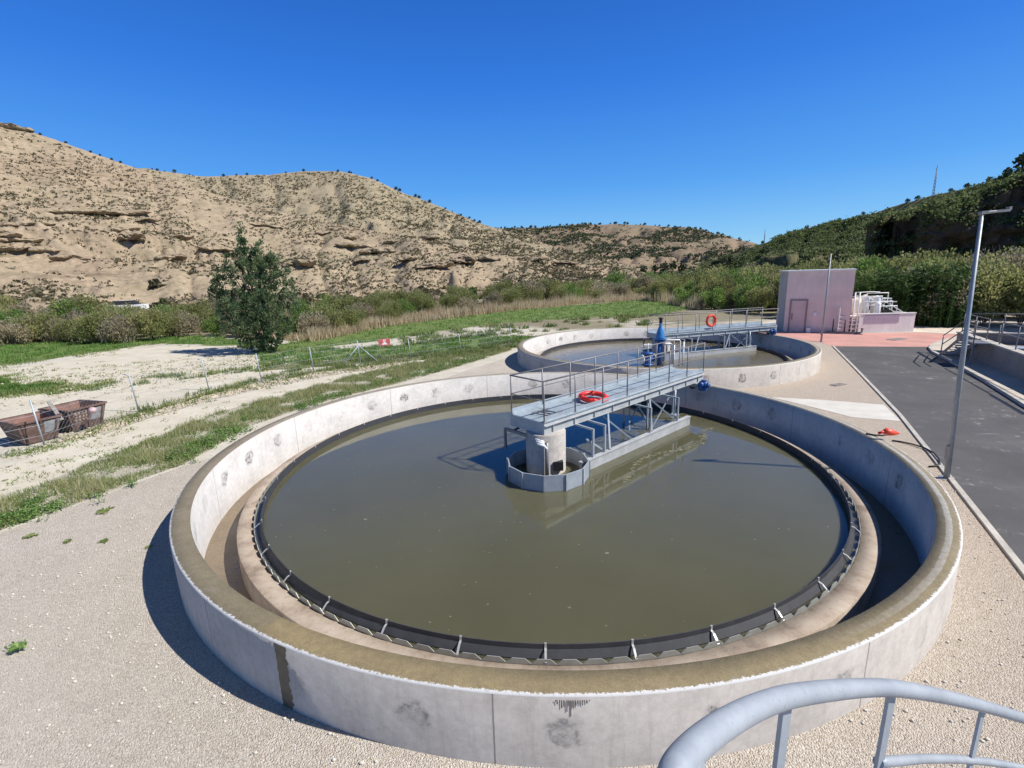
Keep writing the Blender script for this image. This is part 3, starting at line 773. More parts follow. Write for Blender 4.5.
# valve group between the tanks
vg = thing('valve_stand', 'bright blue cone-shaped valve drive on pale pipes between the two tanks', 'valve', (8.05, 25.9, 0), .1)
MB().lathe([(.25, 1.60), (.24, 1.66), (.19, 1.9), (.12, 2.12), (.09, 2.18), (.08, 2.4)], 24).lathe([(.0, 1.55), (.36, 1.55)], 24).build('drive_cone', 'blue', vg)
MB().lathe([(.09, 2.4), (.08, 2.6), (.13, 2.62), (.13, 2.67), (.0, 2.71)], 20).build('cap', 'black', vg)
MB().tube([(0, 0, 0), (0, 0, 1.4)], .14, 12).lathe([(.0, 1.4), (.3, 1.4), (.3, 1.5), (0, 1.5)], 20).build('pedestal', 'blue_d', vg)
m = MB()
m.tube([(.15, -.1, 1.25), (.55, -.15, 1.25), (.62, -.15, 1.18), (.62, -.15, 0)], .055, 8)
m.tube([(.05, -.2, 1.5), (.5, -.3, 1.5), (.95, -.3, 1.48), (1.0, -.3, 1.4), (1.0, -.3, 0)], .04, 8)
m.tube([(.85, .1, .0), (.85, .1, 1.15)], .05, 8); m.tube([(1.25, -.2, .0), (1.25, -.2, 1.35)], .045, 8); m.build('pipework', 'white', vg)
v2 = thing('gate_valve', 'dark blue gate valve with handwheel behind the foreground bridge', 'valve', (7.05, 24.6, 0), .3)
MB().tube([(0, 0, 0), (0, 0, 1.0)], .17, 14).lathe([(0, .38), (.30, .38), (.30, .46), (0, .46)], 20).lathe([(0, .95), (.27, .95), (.27, 1.03), (0, 1.03)], 20).tube([(-.35, 0, .7), (.35, 0, .7)], .14, 12).build('body', 'blue_d', v2)
MB().tube([(-.37, 0, .7), (-.33, 0, .7)], .24, 16).tube([(.33, 0, .7), (.37, 0, .7)], .24, 16).build('flange', 'white', v2)
MB().tube([(0, 0, 1.0), (0, 0, 1.5)], .03, 8).build('stem', 'white', v2)
m = MB(); m.tube([(.22*cos(2*pi*i/20), .22*sin(2*pi*i/20), 1.42) for i in range(21)], .022, 6, caps=False)
for k in range(3): m.tube([(.22*cos(k*2.09), .22*sin(k*2.09), 1.42), (0, 0, 1.42)], .015, 6)
m.build('handwheel', 'white', v2)

# ------------------------------------------------------------------ lamp posts
def lamp(loc, h, label, arm=True, ra=(.062, .036), rz=0.0, lean=(0, 0)):
    o = thing('street_lamp' if arm else 'slim_pole', label, 'street lamp' if arm else 'pole', loc)
    o.rotation_euler = (lean[0], lean[1], rz)
    MB().tube([(0, 0, 0), (0, 0, h)], list(ra), 14).lathe([(0, .02), (.2, .02), (.2, 0)], 4, smooth=False).build('pole', 'lamppole', o)
    MB().box((-ra[0]-.012, -.05, .5), (-ra[0]+.02, .05, .85)).build('access_door', 'galv_d', o)
    if arm:
        MB().tube([(0, 0, h-.03), (-.1, 0, h+.03), (.25, -.05, h+.04)], .03, 8).build('arm', 'galv_d', o)
        m = MB().box((-.05, -.05, h+.02), (.56, .05, h+.07)); m.box((.54, -.04, h+.05), (.60, .04, h+.12)); m.build('lamp_head', M['galv_d'], o)
    return o
lamp((10.5, 10.9, 0), 6.12, 'tall galvanised street lamp beside the foreground tank and the road', lean=(0, radians(-2.6)))
lamp((21.46, 33.14, 0), 5.9, 'slim grey pole in front of the pink building', False, (.06, .035))

# ------------------------------------------------------------------ pink building
def frame(p0, p1):
    p0 = Vector(p0); p1 = Vector(p1); d = (p1-p0).normalized(); n = Vector((-d.y, d.x))   # n points away from camera
    if n.y < 0: n = -n
    return p0, d, n, atan2(d.y, d.x)
p0, d, n, an = frame(px(783, 331.5), px(848, 333.5))
Lb = (Vector(px(848, 333.5))-p0).length
bd = thing('utility_building', 'flat-roofed pink utility building with a single door behind the further tank', 'building', (p0.x, p0.y, 0), an)
bh = 4.75
sk = .16   # left flank runs back and slightly left
m = MB()
back = [(-.75, 4.2), (Lb+.1, 4.2)]
m.poly([(0, 0), (Lb, 0), back[1], back[0]], 0, bh, 0); 
o = m.build('wall', ['pink', 'grayside'], bd)
for f in o.data.polygons:
    if f.normal.x < -.5: f.material_index = 1
MB().poly([(-.06, -.06), (Lb+.06, -.06), (Lb+.16, 4.26), (-.84, 4.26)], bh+.002, bh+.10).build('roof_slab', 'white', bd)
dr = MB().box((.42, -.03, .05), (1.42, -.004, 2.48)).build('door', 'pinkdoor', bd)
m = MB(); m.box((.30, -.06, 0.02), (.42, -.003, 2.6)); m.box((1.42, -.06, 0.02), (1.54, -.003, 2.6)); m.box((.42, -.06, 2.48), (1.42, -.003, 2.6)); m.build('door_frame', 'pinkframe', bd)
MB().box((.50, -.07, 1.0), (.54, -.031, 1.5)).build('handle', 'black', dr)
MB().box((1.98, -.10, 1.30), (2.20, -.003, 1.60)).build('switch_box', 'white', bd)
# low bollard / white box at the door
o = MB().poly([(-.14, -.12), (.14, -.12), (.14, .12), (-.14, .12)], 0, .34).box((-.16, -.14, .34), (.16, .14, .37)).build('concrete_block', 'white', None, tuple(p0+d*1.75-n*.35)+(.0,), an)
tag(o, 'small white block standing by the door of the pink building', 'block')
# bike-rack like dark pipe stand
q = p0+d*3.35-n*.45
ps = thing('pipe_stand', 'dark low pipe rack with two uprights before the pink building', 'pipe stand', (q.x, q.y, 0), an)
MB().box((-.45, -.1, 0), (1.9, .1, .08)).build('base', 'conc_dark', ps)
MB().tube([(0, 0, .05), (0, 0, 1.15)], .045, 8).build('upright', 'black', ps)
MB().tube([(.75, 0, .05), (.75, 0, 1.1)], .045, 8).build('upright', 'black', ps)
MB().tube([(-.4, 0, .14), (1.75, 0, .14), (1.85, 0, .2), (1.85, 0, .42)], .06, 8).build('pipe', 'galv_d', ps)
MB().tube([(1.85, -.0, .42), (1.85, 0, .5)], .11, 10).build('flange', M['pinkframe'], ps)

# ------------------------------------------------------------------ chemical dosing tank right of it
p0, d, n, an = frame(px(858, 333.0), px(913, 331.8))
Lw = (Vector(px(913, 331.8))-p0).length
dt = thing('dosing_basin', 'low pale pink concrete basin with railings and steps beside the pink building', 'basin', (p0.x, p0.y, 0), an)
m = MB(); H_ = 1.42
m.box((0, 0, 0.012), (Lw, .2, H_)); m.box((0, 3.2, .012), (Lw, 3.4, H_)); m.box((Lw-.2, .2, .012), (Lw, 3.2, H_)); m.box((0, .2, .012), (.2, 3.2, H_)); m.box((.2, .2, .02), (Lw-.2, 3.2, .7))
m.build('basin_wall', 'tankwhite', dt)
MB().box((-.04, -.04, H_+.002), (Lw+.04, .22, H_+.06)).build('coping', 'white', dt)
MB().box((.35, -.02, .75), (2.9, -.003, H_-.05)).build('mauve_panel', 'panel', dt)
for (a_, b_) in (((0, 3.3, H_), (Lw, 3.3, H_)),):
    m = MB()
    for z in (1.15, .6): m.tube([(0, 3.3, H_+z), (Lw-.9, 3.3, H_+z)], .03, 6)
    for k in range(5): m.tube([(k*(Lw-.9)/4, 3.3, H_), (k*(Lw-.9)/4, 3.3, H_+1.15)], .03, 6)
    m.build('railing', 'galv', dt)
m = MB()
for x in (Lw-1.5, Lw-.9):
    m.tube([(x-.55, 3.2, H_+1.15), (x, 3.2, H_+1.15), (x+.75, 1.2, H_+.02)], .04, 6)
m.tube([(Lw-1.5+.3, 2.4, H_+.7), (Lw-.9+.3, 2.4, H_+.7)], .03, 6)
m.build('sloping_handrail', 'white', dt)
m = MB()
for i, z in enumerate((.35, .65, .95, 1.25)): m.box((-1.6, -.05+i*.0, z), (-.05, .5, z+.07))
m.box((-1.62, -.08, .012), (-1.55, .5, 2.0)); m.box((-.10, -.08, .012), (-.01, -.045, 2.0))
m.build('steps', 'tankwhite', dt)
m = MB().tube([(-.62, -.1, .0), (-.62, -.1, 3.1)], .045, 6).tube([(-.28, -.1, 0), (-.28, -.1, 3.1)], .045, 6)
for k in range(9): m.box((-.62, -.12, .3+k*.32), (-.28, -.08, .34+k*.32))
m.build('ladder', 'white', dt)
MB().tube([(-.62, -.1, 3.1), (-.28, -.1, 3.1), (.6, -.0, 3.12), (3.4, 3.2, H_+1.5)], .03, 6).build('top_rail', 'white', dt)
def drum(x, y, r, h, label, mat='white', z0=.7):
    w = p0+d*x+n*y; o = thing('chemical_drum', label, 'drum', (w.x, w.y, z0), an, 'white chemical drums in the dosing basin')
    MB().lathe([(0, 0), (r, 0), (r, h*.93), (r*.92, h*.98), (r*.5, h), (0, h)], 20).build('drum_body', mat, o)
    MB().lathe([(0, h-.02), (r*.28, h-.02), (r*.28, h+.09), (0, h+.09)], 14).build('lid', 'white', o)
cream = simple('cream_plastic', (.74, .68, .56), .5, 0, .08, 3)
drum(.35, 1.3, .38, 1.85, 'cream chemical drum at the left end of the dosing basin', cream)
drum(1.15, 1.5, .36, 2.05, 'white chemical drum, second from the left in the dosing basin')
drum(2.0, 1.4, .34, 1.95, 'white chemical drum, third from the left in the dosing basin')
drum(1.7, .75, .2, 1.55, 'thin white chemical drum at the front of the dosing basin')
q = p0+d*1.3+n*.9
o = thing('dosing_pipework', 'maze of thin white pipes over the drums in the dosing basin', 'pipework', (q.x, q.y, .7), an)
m = MB()
for k, (xa, xb, y, z) in enumerate(((-.9, .9, .2, 2.0), (-.7, 1.6, .0, 1.6), (-.2, 1.4, .3, 2.25), (.2, 1.9, -.1, 1.25), (-.5, .4, -.2, 1.35))): m.tube([(xa, y, 0), (xa, y, z), (xb, y, z), (xb, y, z-.7)], .045, 6)
m.build('pipe', 'white', o)
q = p0+d*3.1+n*1.6
o = thing('dosing_pump', 'dark dosing pump set inside the basin right of the drums', 'pump', (q.x, q.y, .7), an)
MB().box((-.35, -.25, 0), (.35, .25, .9)).build('pump_body', 'black', o); MB().tube([(0, 0, .9), (0, 0, 1.5), (.6, 0, 1.5)], .06, 8).build('pump_pipe', 'galv_d', o)
q = p0+d*2.7+n*2.4
o = thing('canopy_sheet', 'small pale sheet roof over the pumps of the dosing basin', 'canopy', (q.x, q.y, .7), an)
MB().box((-.9, -.4, 1.72), (.9, .4, 1.78)).build('sheet', 'white', o)
m = MB()
for x in (-.85, .85):
    for y in (-.35, .35): m.tube([(x, y, 0), (x, y, 1.72)], .03, 6)
m.build('stand', 'galv', o)

# ------------------------------------------------------------------ raised basin on the right with stairs and railings
p0 = Vector(px(954, 352.5)); p1 = Vector((20.0, 16.6)); d = (p1-p0).normalized(); n = Vector((-d.y, d.x))
if n.x < 0: n = -n
an = atan2(d.y, d.x); sgn = 1 if (Vector((cos(an+pi/2), sin(an+pi/2)))-n).length < .1 else -1
rb = thing('raised_basin', 'raised concrete basin with outside stairs and railings on the right of the road', 'basin', (p0.x, p0.y, 0), an)
def Y(v): return v*sgn
def bx(m, x0, x1, y0, y1, z0, z1): return m.box((x0, min(Y(y0), Y(y1)), z0), (x1, max(Y(y0), Y(y1)), z1))
m = MB(); bx(m, 0, 14, 0, .25, 0, 1.15); bx(m, 0, 14, 5.2, 5.45, 0, 1.15); bx(m, 0, .25, .25, 5.2, 0, 1.15); bx(m, 13.75, 14, .25, 5.2, 0, 1.15); bx(m, 4.2, 4.45, .25, 5.2, 0, 1.0)
m.build('basin_wall', 'conc_dark', rb)
m = MB(); bx(m, -.05, 14.05, -.05, .32, 1.152, 1.22); bx(m, -.05, .32, .325, 5.5, 1.152, 1.22); bx(m, .325, 14, 5.15, 5.5, 1.152, 1.22); m.build('coping', 'kerb', rb)
struct_w = MB(); bx(struct_w, .25, 13.75, .25, 5.2, .2, .6); struct_w.build('sludge', 'launder', rb)
# stair
st = MB()
for k in range(6): bx(st, 1.7+k*.34, 2.0+k*.34, -.95, -.15, .18+k*.17, .22+k*.17)
st.build('stair_tread', 'kerb', rb)
for y in (-.97, -.13):
    MB().bar((1.45, Y(y), .05), (3.9, Y(y), 1.25), .03, .16).build('stair_stringer', 'galv_d', rb)
m = MB(); bx(m, 3.75, 5.2, -.75, -.1, 1.17, 1.23); m.build('landing', 'galv_d', rb)
for x in (4.0, 5.0): MB().bar((x, Y(-.7), 0.12), (x, Y(-.7), 1.17), .07, .07).build('landing_leg', 'galv_d', rb)
def rail(pts, name='railing', mat='galv_d', h=1.05, sp=1.5, base=1.22):
    m = MB(); pts = [Vector(p) for p in pts]
    for z in (h, h*.52): m.tube([p+Vector((0, 0, z)) for p in pts], .026, 6)
    for a_, b_ in zip(pts, pts[1:]):
        k = max(1, int((b_-a_).length/sp))
        for i in range(k+1):
            p = a_+(b_-a_)*i/k; m.tube([p, p+Vector((0, 0, h))], .026, 6)
    return m.build(name, mat, rb)
rail([(.15, Y(.15), 1.22), (3.7, Y(.15), 1.22)]); rail([(.15, Y(5.3), 1.22), (14, Y(5.3), 1.22)]); rail([(5.3, Y(.15), 1.22), (14, Y(.15), 1.22)]); rail([(.15, Y(.15), 1.22), (.15, Y(5.3), 1.22)])
rail([(4.3, Y(.4), 1.0), (4.3, Y(5.1), 1.0)]); rail([(1.45, Y(-.97), .1), (3.8, Y(-.77), 1.22), (5.2, Y(-.77), 1.23)], 'stair_rail')
m = MB(); bx(m, 4.45, 5.3, .25, 5.2, 1.0, 1.06); m.build('catwalk', 'galv', rb)
for x, y, lb in ((1.6, 3.4, 'blue gate valve drive at the far corner of the raised basin'), (7.6, 3.0, 'blue gate valve drive in the middle of the raised basin')):
    q = p0+d*x+n*y
    o = thing('valve_drive', lb, 'valve', (q.x, q.y, .6), 0, 'blue valve drives of the raised basin')
    MB().tube([(0, 0, 0), (0, 0, 1.0)], .09, 10).build('spindle_post', 'galv_d', o); MB().lathe([(0, .95), (.26, .95), (.22, 1.3), (.13, 1.6), (0, 1.62)], 18).build('drive_cone', 'blue', o)
# big pump blocks
q = p0+d*3.4+n*4.2
o = thing('blower_unit', 'dark blower unit with pale lid on the far side of the raised basin', 'blower', (q.x, q.y, .6), an)
MB().box((-.8, -.5, 0), (.8, .5, 1.35)).build('cabinet', 'black', o); MB().box((-.5, -.3, 1.352), (.5, .3, 1.5)).build('lid', 'white', o)

# ------------------------------------------------------------------ hose and red nozzle on the rim
def gz(x, y, z): a = px(x, y, z); return (a[0], a[1], z)
o = tag(MB().tube([gz(866, 433.5, RIMZ+.02), gz(874, 435, RIMZ+.02), gz(883, 435.5, RIMZ+.05), gz(887, 434.5, RIMZ+.06)], .02, 8).build('cable', 'black'), 'black cable running over the tank rim into a red plug', 'cable')
a_, b_ = Vector(gz(884, 431.5, RIMZ+.1)), Vector(gz(899, 433.5, RIMZ+.02))
o = thing('power_plug', 'red cone-shaped plug lying on the rim near the street lamp', 'plug', tuple(a_))
w = b_-a_
MB().tube([(0, 0, 0), tuple(w*.15), tuple(w*.55), tuple(w)], [.05, .10, .08, .02], 12).build('plug_body', 'orange', o)
MB().tube([(-.12, .02, -.05), (.02, .0, 0)], .035, 8).build('plug_sleeve', 'buoy', o)
hp = [gz(892, 440.5, .03), gz(900, 441.5, .03), gz(912, 444, .04), gz(925, 448, .05), gz(934, 453, .09), gz(939, 459, .09), gz(940, 464, .06), gz(936, 466, .03), gz(929, 466.5, .03)]
tag(MB().tube(hp, .022, 8).build('hose', 'black'), 'black hose curling on the gravel at the foot of the street lamp', 'hose')

# ------------------------------------------------------------------ fence, sign, skips
fpx = [(-60, 476), (45, 447), (139, 412), (209, 390), (262, 383), (314, 372), (361, 364), (411, 359), (461, 352), (512, 344)]
FP = [px(*p) for p in fpx]
FP[0] = (-17.2, 12.6)
fc = thing('wire_fence', 'thin wire mesh fence with metal posts along the dirt track', 'fence', (FP[1][0], FP[1][1], 0))
base = Vector((FP[1][0], FP[1][1], 0))
hts = [1.6, 1.62, 1.55, 1.5, 1.55, 1.45, 1.5, 1.35, 1.3, 1.3]
for i, (x, y) in enumerate(FP):
    m = MB(); q = Vector((x, y, 0))-base; h = hts[i]
    pts = [q, q+Vector((-.10, 0, h))]
    if i in (2, 3): pts.append(q+Vector((-.28, -.02, h+.06)))
    m.tube(pts, .026, 7); m.build('post', 'galv', fc)
m = MB()
for i in range(len(FP)-1):
    a_ = Vector((*FP[i], 0))-base; b_ = Vector((*FP[i+1], 0))-base
    for z in (.08, .4, .75, 1.1, 1.42): m.tube([a_+Vector((-.06*z, 0, z)), b_+Vector((-.06*z, 0, z))], .0045, 4, caps=False)
    L_ = (b_-a_).length; k = int(L_/.16)
    for j in range(k):
        for s in (0, 1):
            t0, t1 = j/k, (j+9)/k
            if t1 > 1: continue
            pa = a_+(b_-a_)*(t0 if s else t1)+Vector((0, 0, .06)); pb = a_+(b_-a_)*(t1 if s else t0)+Vector((-.09, 0, 1.42))
            m.tube([pa, pb], .0016, 3, caps=False)
m.build('wire_mesh', 'galv', fc)
q = Vector((*FP[6], 0))-base
for dx, dy in ((-1.0, -.5), (1.05, .35)):
    MB().tube([q+Vector((-.05, 0, 1.15)), q+Vector((dx, dy, 0))], .026, 7).build('brace_leg', 'galv', fc)
q = Vector(px(386, 361)); 
sg = thing('warning_sign', 'red sign with a white figure hung on the wire fence', 'sign', (q.x, q.y, .98), radians(32))
MB().box((-.36, -.012, 0), (.36, .012, .44)).build('sign_plate', simple('sign_red', (.50, .09, .08), .6), sg)
m = MB()
for pts in ([(-.19, .07), (.19, .07), (.10, .20), (-.10, .20)], [(-.05, .205), (.05, .205), (.05, .27), (-.05, .27)], [(-.08, .275), (-.03, .275), (-.02, .36), (-.07, .38)], [(.03, .275), (.08, .275), (.07, .38), (.02, .36)], [(-.06, .385), (.06, .385), (.03, .41), (-.03, .41)]):
    k = m.add([(x, -.016, z) for x, z in pts]); m.face(range(k, k+4))
m.build('white_symbol', 'white', sg)

def skip(pa, pb, dep_, hgt, label, text=False, mat='rust', fl=.16):
    pa = Vector(pa); pb = Vector(pb); d = (pb-pa); L = d.length; d.normalize(); n = Vector((-d.y, d.x))
    if n.x > 0: n = -n
    an = atan2(d.y, d.x); s = 1 if (Vector((cos(an+pi/2), sin(an+pi/2)))-n).length < .1 else -1
    o = thing('waste_skip', label, 'skip', (pa.x, pa.y, 0), an, 'rusty open skips beside the fence')
    def fr(e, z): return [(-e, -e*s, z), (L+e, -e*s, z), (L+e, (dep_+e)*s, z), (-e, (dep_+e)*s, z)]
    m = MB(); k = m.add(fr(0, .04)+fr(fl, hgt)+fr(fl-.04, hgt)+fr(-.04, .10))
    for i in range(4):
        j = (i+1) % 4; m.face((k+i, k+j, k+4+j, k+4+i), 0); m.face((k+4+i, k+4+j, k+8+j, k+8+i), 0); m.face((k+8+i, k+8+j, k+12+j, k+12+i), 1)
    m.face((k+3, k+2, k+1, k), 0); m.face((k+12, k+13, k+14, k+15), 1)
    m.build('skip_body', [mat, 'rustin'], o)
    m = MB(); q = fr(fl+.01, hgt)
    for i in range(4): m.bar(q[i], q[(i+1) % 4], .07, .06)
    m.build('top_rim', 'rust', o)
    m = MB()
    for x in (.08, L*.52, L-.08):
        m.bar((x, -.02*s, .08), (x+(x/L-.5)*2*fl*.9, -(fl+.02)*s, hgt-.05), .06, .04)
    m.build('side_rib', 'rust', o)
    m = MB().box((0, min(0, .1*s), 0), (L, max(0, .1*s), .05)).box((0, min(dep_*s, (dep_-.1)*s), 0), (L, max(dep_*s, (dep_-.1)*s), .05)); m.build('skid', 'black', o)
    def face_pt(x, t): return Vector((x+(x/L-.5)*2*fl*t, -(fl*t+.006)*s, .04+(hgt-.04)*t))
    m = MB(); x0, x1 = L*.60, L*.97
    k = m.add([face_pt(x0, .35), face_pt(x1, .35), face_pt(x1, .88), face_pt(x0, .88)]); m.face(range(k, k+4)); m.build('faded_patch', 'rustgrey', o)
    if text:
        rnd = random.Random(3)
        for r_, (t0, t1, xa, xb) in enumerate(((.72, .84, .08, .56), (.58, .68, .18, .52), (.44, .53, .06, .58))):
            m = MB(); x = L*xa
            while x < L*xb:
                w_ = .035+.02*rnd.random(); tt = t1-(t1-t0)*rnd.choice((0, 0, .35))
                k = m.add([face_pt(x, t0)+Vector((0, -.004*s, 0)), face_pt(x+w_, t0)+Vector((0, -.004*s, 0)), face_pt(x+w_, tt)+Vector((0, -.004*s, 0)), face_pt(x, tt)+Vector((0, -.004*s, 0))]); m.face(range(k, k+4)); x += w_+.03+.03*rnd.random()
            m.build('painted_lettering', 'letter', o)
    return o
M['letter'] = simple('faded_lettering', (.33, .25, .20), .8, 0, .2, 9)
s1 = skip(px(26, 446), px(58, 438), 1.05, .80, 'rusty open skip nearest the left edge, behind a fence post', mat='rust')
s2 = skip(px(74, 433), px(103, 425), 1.1, .86, 'rusty open skip with faded lettering, right of the other skip', text=True, mat='rust')
def sack(loc, label, r, mat):
    o = MB().blob((0, 0, 0), tuple(v*.6 for v in r), 9, 6, .16).build('rubbish_bag', mat, None, loc); tag(o, label, 'bag'); return o
q = px(88, 407, .95); sack((q[0]+.05, q[1]+.1, .80), 'pinkish white bag of rubbish lying in the right-hand skip', (.22, .2, .2), simple('bag_plastic', (.55, .38, .38), .5))
MBr = MB().bar((0, 0, 0), (-.55, .25, .62), .12, .03); 
q = px(57, 412, .9); tag(MBr.build('wooden_board', 'conc_dark', None, (q[0]+.15, q[1]-.05, .62)), 'grey board sticking out between the two skips', 'board')

# ------------------------------------------------------------------ foreground curved handrail
hr = thing('spiral_stair_rail', 'pale grey curved handrail with flat balusters in the near right corner', 'handrail', (.3, -.9, 0))
hb = Vector((.3, -.9, 0))
raw = [(668, 812, .54), (671, 785, .555), (679, 765, .58), (699, 743, .63), (728, 722, .70), (764, 704, .80), (802, 694, .89), (860, 688, 1.06), (900, 689, 1.15), (950, 698, 1.38), (1000, 711, 1.64), (1050, 728, 1.90), (1110, 755, 2.2)]
pts = [dep(*p) for p in raw]
# smooth by catmull-rom
def cat(pts, k=6):
    out = []
    for i in range(len(pts)-1):
        p0_, p1_, p2_, p3_ = pts[max(i-1, 0)], pts[i], pts[i+1], pts[min(i+2, len(pts)-1)]
        for j in range(k):
            t = j/k; out.append(.5*((2*p1_)+(p2_-p0_)*t+(2*p0_-5*p1_+4*p2_-p3_)*t*t+(3*p1_-p0_-3*p2_+p3_)*t**3))
    out.append(pts[-1]); return out
sp = cat(pts)
MB().tube([p-hb for p in sp], .0188, 20).build('handrail', 'handrail', hr)
# an end stub joining the near end of the pipe
MB().tube([dep(690, 762, .60)-hb, dep(676, 790, .56)-hb, dep(668, 860, .52)-hb], .0192, 16).build('newel_pipe', 'handrail', hr)
def near_pt(x): return min(sp, key=lambda p: abs(proj_x(p)-x))
def proj_x(p):
    z = p.z-CAMH; dd = p.y*cos(PIT)-z*sin(PIT); b_ = (p.y*sin(PIT)+z*cos(PIT))/dd; a_ = p.x/dd
    return 512+FOC*(cos(ROLL)*a_+sin(ROLL)*b_)
bal = MB()
for x in (789, 891, 987, 1065):
    p = near_pt(x)-hb; i = min(range(len(sp)), key=lambda k: abs(proj_x(sp[k])-x)); t = (sp[min(i+1, len(sp)-1)]-sp[i-1]).normalized()
    MB().bar(p+Vector((0, 0, -.012)), p+Vector((-.012, -.01, -.95)), .030, .008, up=(-t.y, t.x, 0)).build('baluster', 'handrail', hr)
low = [p+Vector((-.003, 0, -.215)) for p in sp if proj_x(p) > 888]
MB().tube([p-hb for p in low], .012, 12).build('mid_rail', 'handrail', hr)
stg = [p+Vector((-.02, -.02, -.98)) for p in sp]
m = MB(); k = m.add([q-hb+Vector((0, 0, dz)) for q in stg for dz in (-.1, .1)])
for i in range(len(stg)-1): m.face((k+2*i, k+2*i+2, k+2*i+3, k+2*i+1))
m.build('stringer', 'handrail', hr)
MB().tube([Vector((.3, -.5, 0))-hb, Vector((.3, -.5, 3.6))-hb], .08, 12).tube([Vector((.3, -.5, 3.55))-hb, stg[3]-hb], .04, 8).build('centre_post', 'handrail', hr)

# ------------------------------------------------------------------ terrain: hills
def hill(name, ridge, foot, rf, rr, mat, nb=260, nt=110, amp=3, ledge=0, seed=0, power=1.0, footz=-.5, gully=0.0, ext=0):
    """ridge: list of pixel points on the skyline; rf/rr: (azimuth,distance) tables of the foot and the ridge"""
    tab = sorted([azel(*p) for p in ridge]+[e for e in foot])
    a0, a1 = tab[0][0], tab[-1][0]
    b = MB(); grid = []
    nb2 = nt+14
    for i in range(nb+1):
        az = a0+(a1-a0)*i/nb; te = interp(az, tab); r0 = interp(az, rf); r1 = interp(az, rr)
        row = []
        for j in range(nb2+1):
            t = j/nt
            r = r0+(r1-r0)*t
            te0 = (footz-CAMH)/r0
            if t <= 1: tt = te0+(te-te0)*(t**power if power != 1 else t)
            z = CAMH+r*tt if t <= 1 else CAMH+r1*te-(r-r1)*.35
            a = radians(az); x = r*sin(a); y = r*cos(a)
            env = min(1, t*5)*(1.0 if t < .9 else max(.22, (1-t)*10) if t <= 1 else .22)
            env = max(env, .0 if t < .02 else .22)
            nz = fbm((x*.02, y*.02, seed), 5)*amp*env
            nz += fbm((x*.1, y*.1, seed+5), 4)*amp*.28*env
            if gully: nz -= gully*env*(1-abs(mnoise.noise(Vector((az*.28+.3*fbm((x*.02, y*.02, 1), 2), r*.006, seed))))*2.2)**2
            z += nz
            if ledge:
                zz = z+3*fbm((x*.012, y*.012, seed+3), 3)
                zz += 1.6*fbm((x*.05, y*.05, seed+8), 3)
                f = (zz/8.5) % 1.0
                k = mnoise.noise(Vector((x*.022, y*.022, z*.06+seed)))+.4*mnoise.noise(Vector((x*.07, y*.07, z*.1)))
                on = min(1, max(0, (k+.06)*4))*max(0, min(1, t*8))*(1.0 if t < .55 else max(0, 1-(t-.55)*4))
                push = ledge*.55*on*(f**2.2 if f < .86 else (1-f)/.14)
                st = min(1, max(0, (f-.62)/.22)); st = st*st*(3-2*st)
                z += on*.85*8.5*(st-f)+on*1.2
                a_ = radians(az); x -= sin(a_)*push; y -= cos(a_)*push
                cr = fbm((x*.22, y*.22, seed+6), 4); z += 1.1*abs(cr)*min(1, t*8)*(1 if t < .6 else max(.25, 1-(t-.6)*3))
            row.append((x, y, z))
        grid.append(row)
    for row in grid: b.add(row)
    w = nb2+1
    for i in range(nb):
        for j in range(nb2): A = i*w+j; b.face((A, A+w, A+w+1, A+1), 0, True)
    o = b.build(name, mat); struct(o); return o, grid, nt
hA, gA, nA = hill('hill', [(0, 122), (50, 137), (100, 155), (145, 170), (200, 189), (260, 207), (340, 224), (430, 240), (520, 255), (620, 267), (690, 279)],
    [(-75, .20), (-55, .22)], [(-75, 70), (-43, 84), (-20, 92), (0, 110), (12, 135), (20, 150)], [(-75, 260), (-43, 280), (-30, 250), (-10, 205), (12, 190), (20, 175)], 'hillA', nb=640, nt=240, amp=3.6, ledge=7.5, seed=2.3, gully=1.2, power=1.0)
hB, gB, nB = hill('hill', [(60, 170), (145, 168), (200, 176), (250, 175), (300, 171), (340, 171), (370, 178), (400, 191), (440, 206), (480, 223), (500, 229), (560, 247), (640, 268)],
    [(-45, .13)], [(-45, 200), (0, 175), (15, 160)], [(-45, 420), (-20, 400), (0, 330), (15, 260)], 'hillB', nb=320, nt=100, amp=3.2, ledge=2.5, seed=7.7, gully=2.5)
# rock ledges jutting out of the near hill
random.seed(77)
ledge_px = [(2, 20, 233, 2.2), (15, 40, 228, 2), (0, 33, 254, 4), (38, 53, 252, 2.6), (63, 97, 214, 2.4), (92, 133, 217, 3), (142, 157, 221, 2), (97, 127, 233, 2), (124, 140, 247, 5),
    (-30, 2, 243, 3), (0, 28, 243, 2.2), (413, 438, 239, 2.6), (339, 368, 251, 3.4), (362, 391, 255, 3.4), (356, 376, 262, 2.6), (452, 476, 266, 4.5), (420, 452, 270, 3), (286, 311, 268, 3.2), (346, 356, 240, 2.2), (384, 397, 245, 2.4),
    (0, 20, 130, 3.5), (170, 190, 240, 2.2), (205, 228, 252, 2.2), (480, 500, 262, 2.4), (520, 545, 262, 2.2), (310, 330, 236, 2.2), (60, 80, 262, 2.4), (160, 180, 262, 3), (400, 416, 262, 2.8), (250, 275, 228, 2), (555, 575, 265, 2)]
def proj_xy(p):
    z = p[2]-CAMH; dd = p[1]*cos(PIT)-z*sin(PIT); b_ = (p[1]*sin(PIT)+z*cos(PIT))/dd; a_ = p[0]/dd
    return 512+FOC*(cos(ROLL)*a_+sin(ROLL)*b_), 384-FOC*(-sin(ROLL)*a_+cos(ROLL)*b_)
_gp = [(proj_xy(p), p) for row in gA[::2] for p in row[4:nA:2] if p[1] > 5]
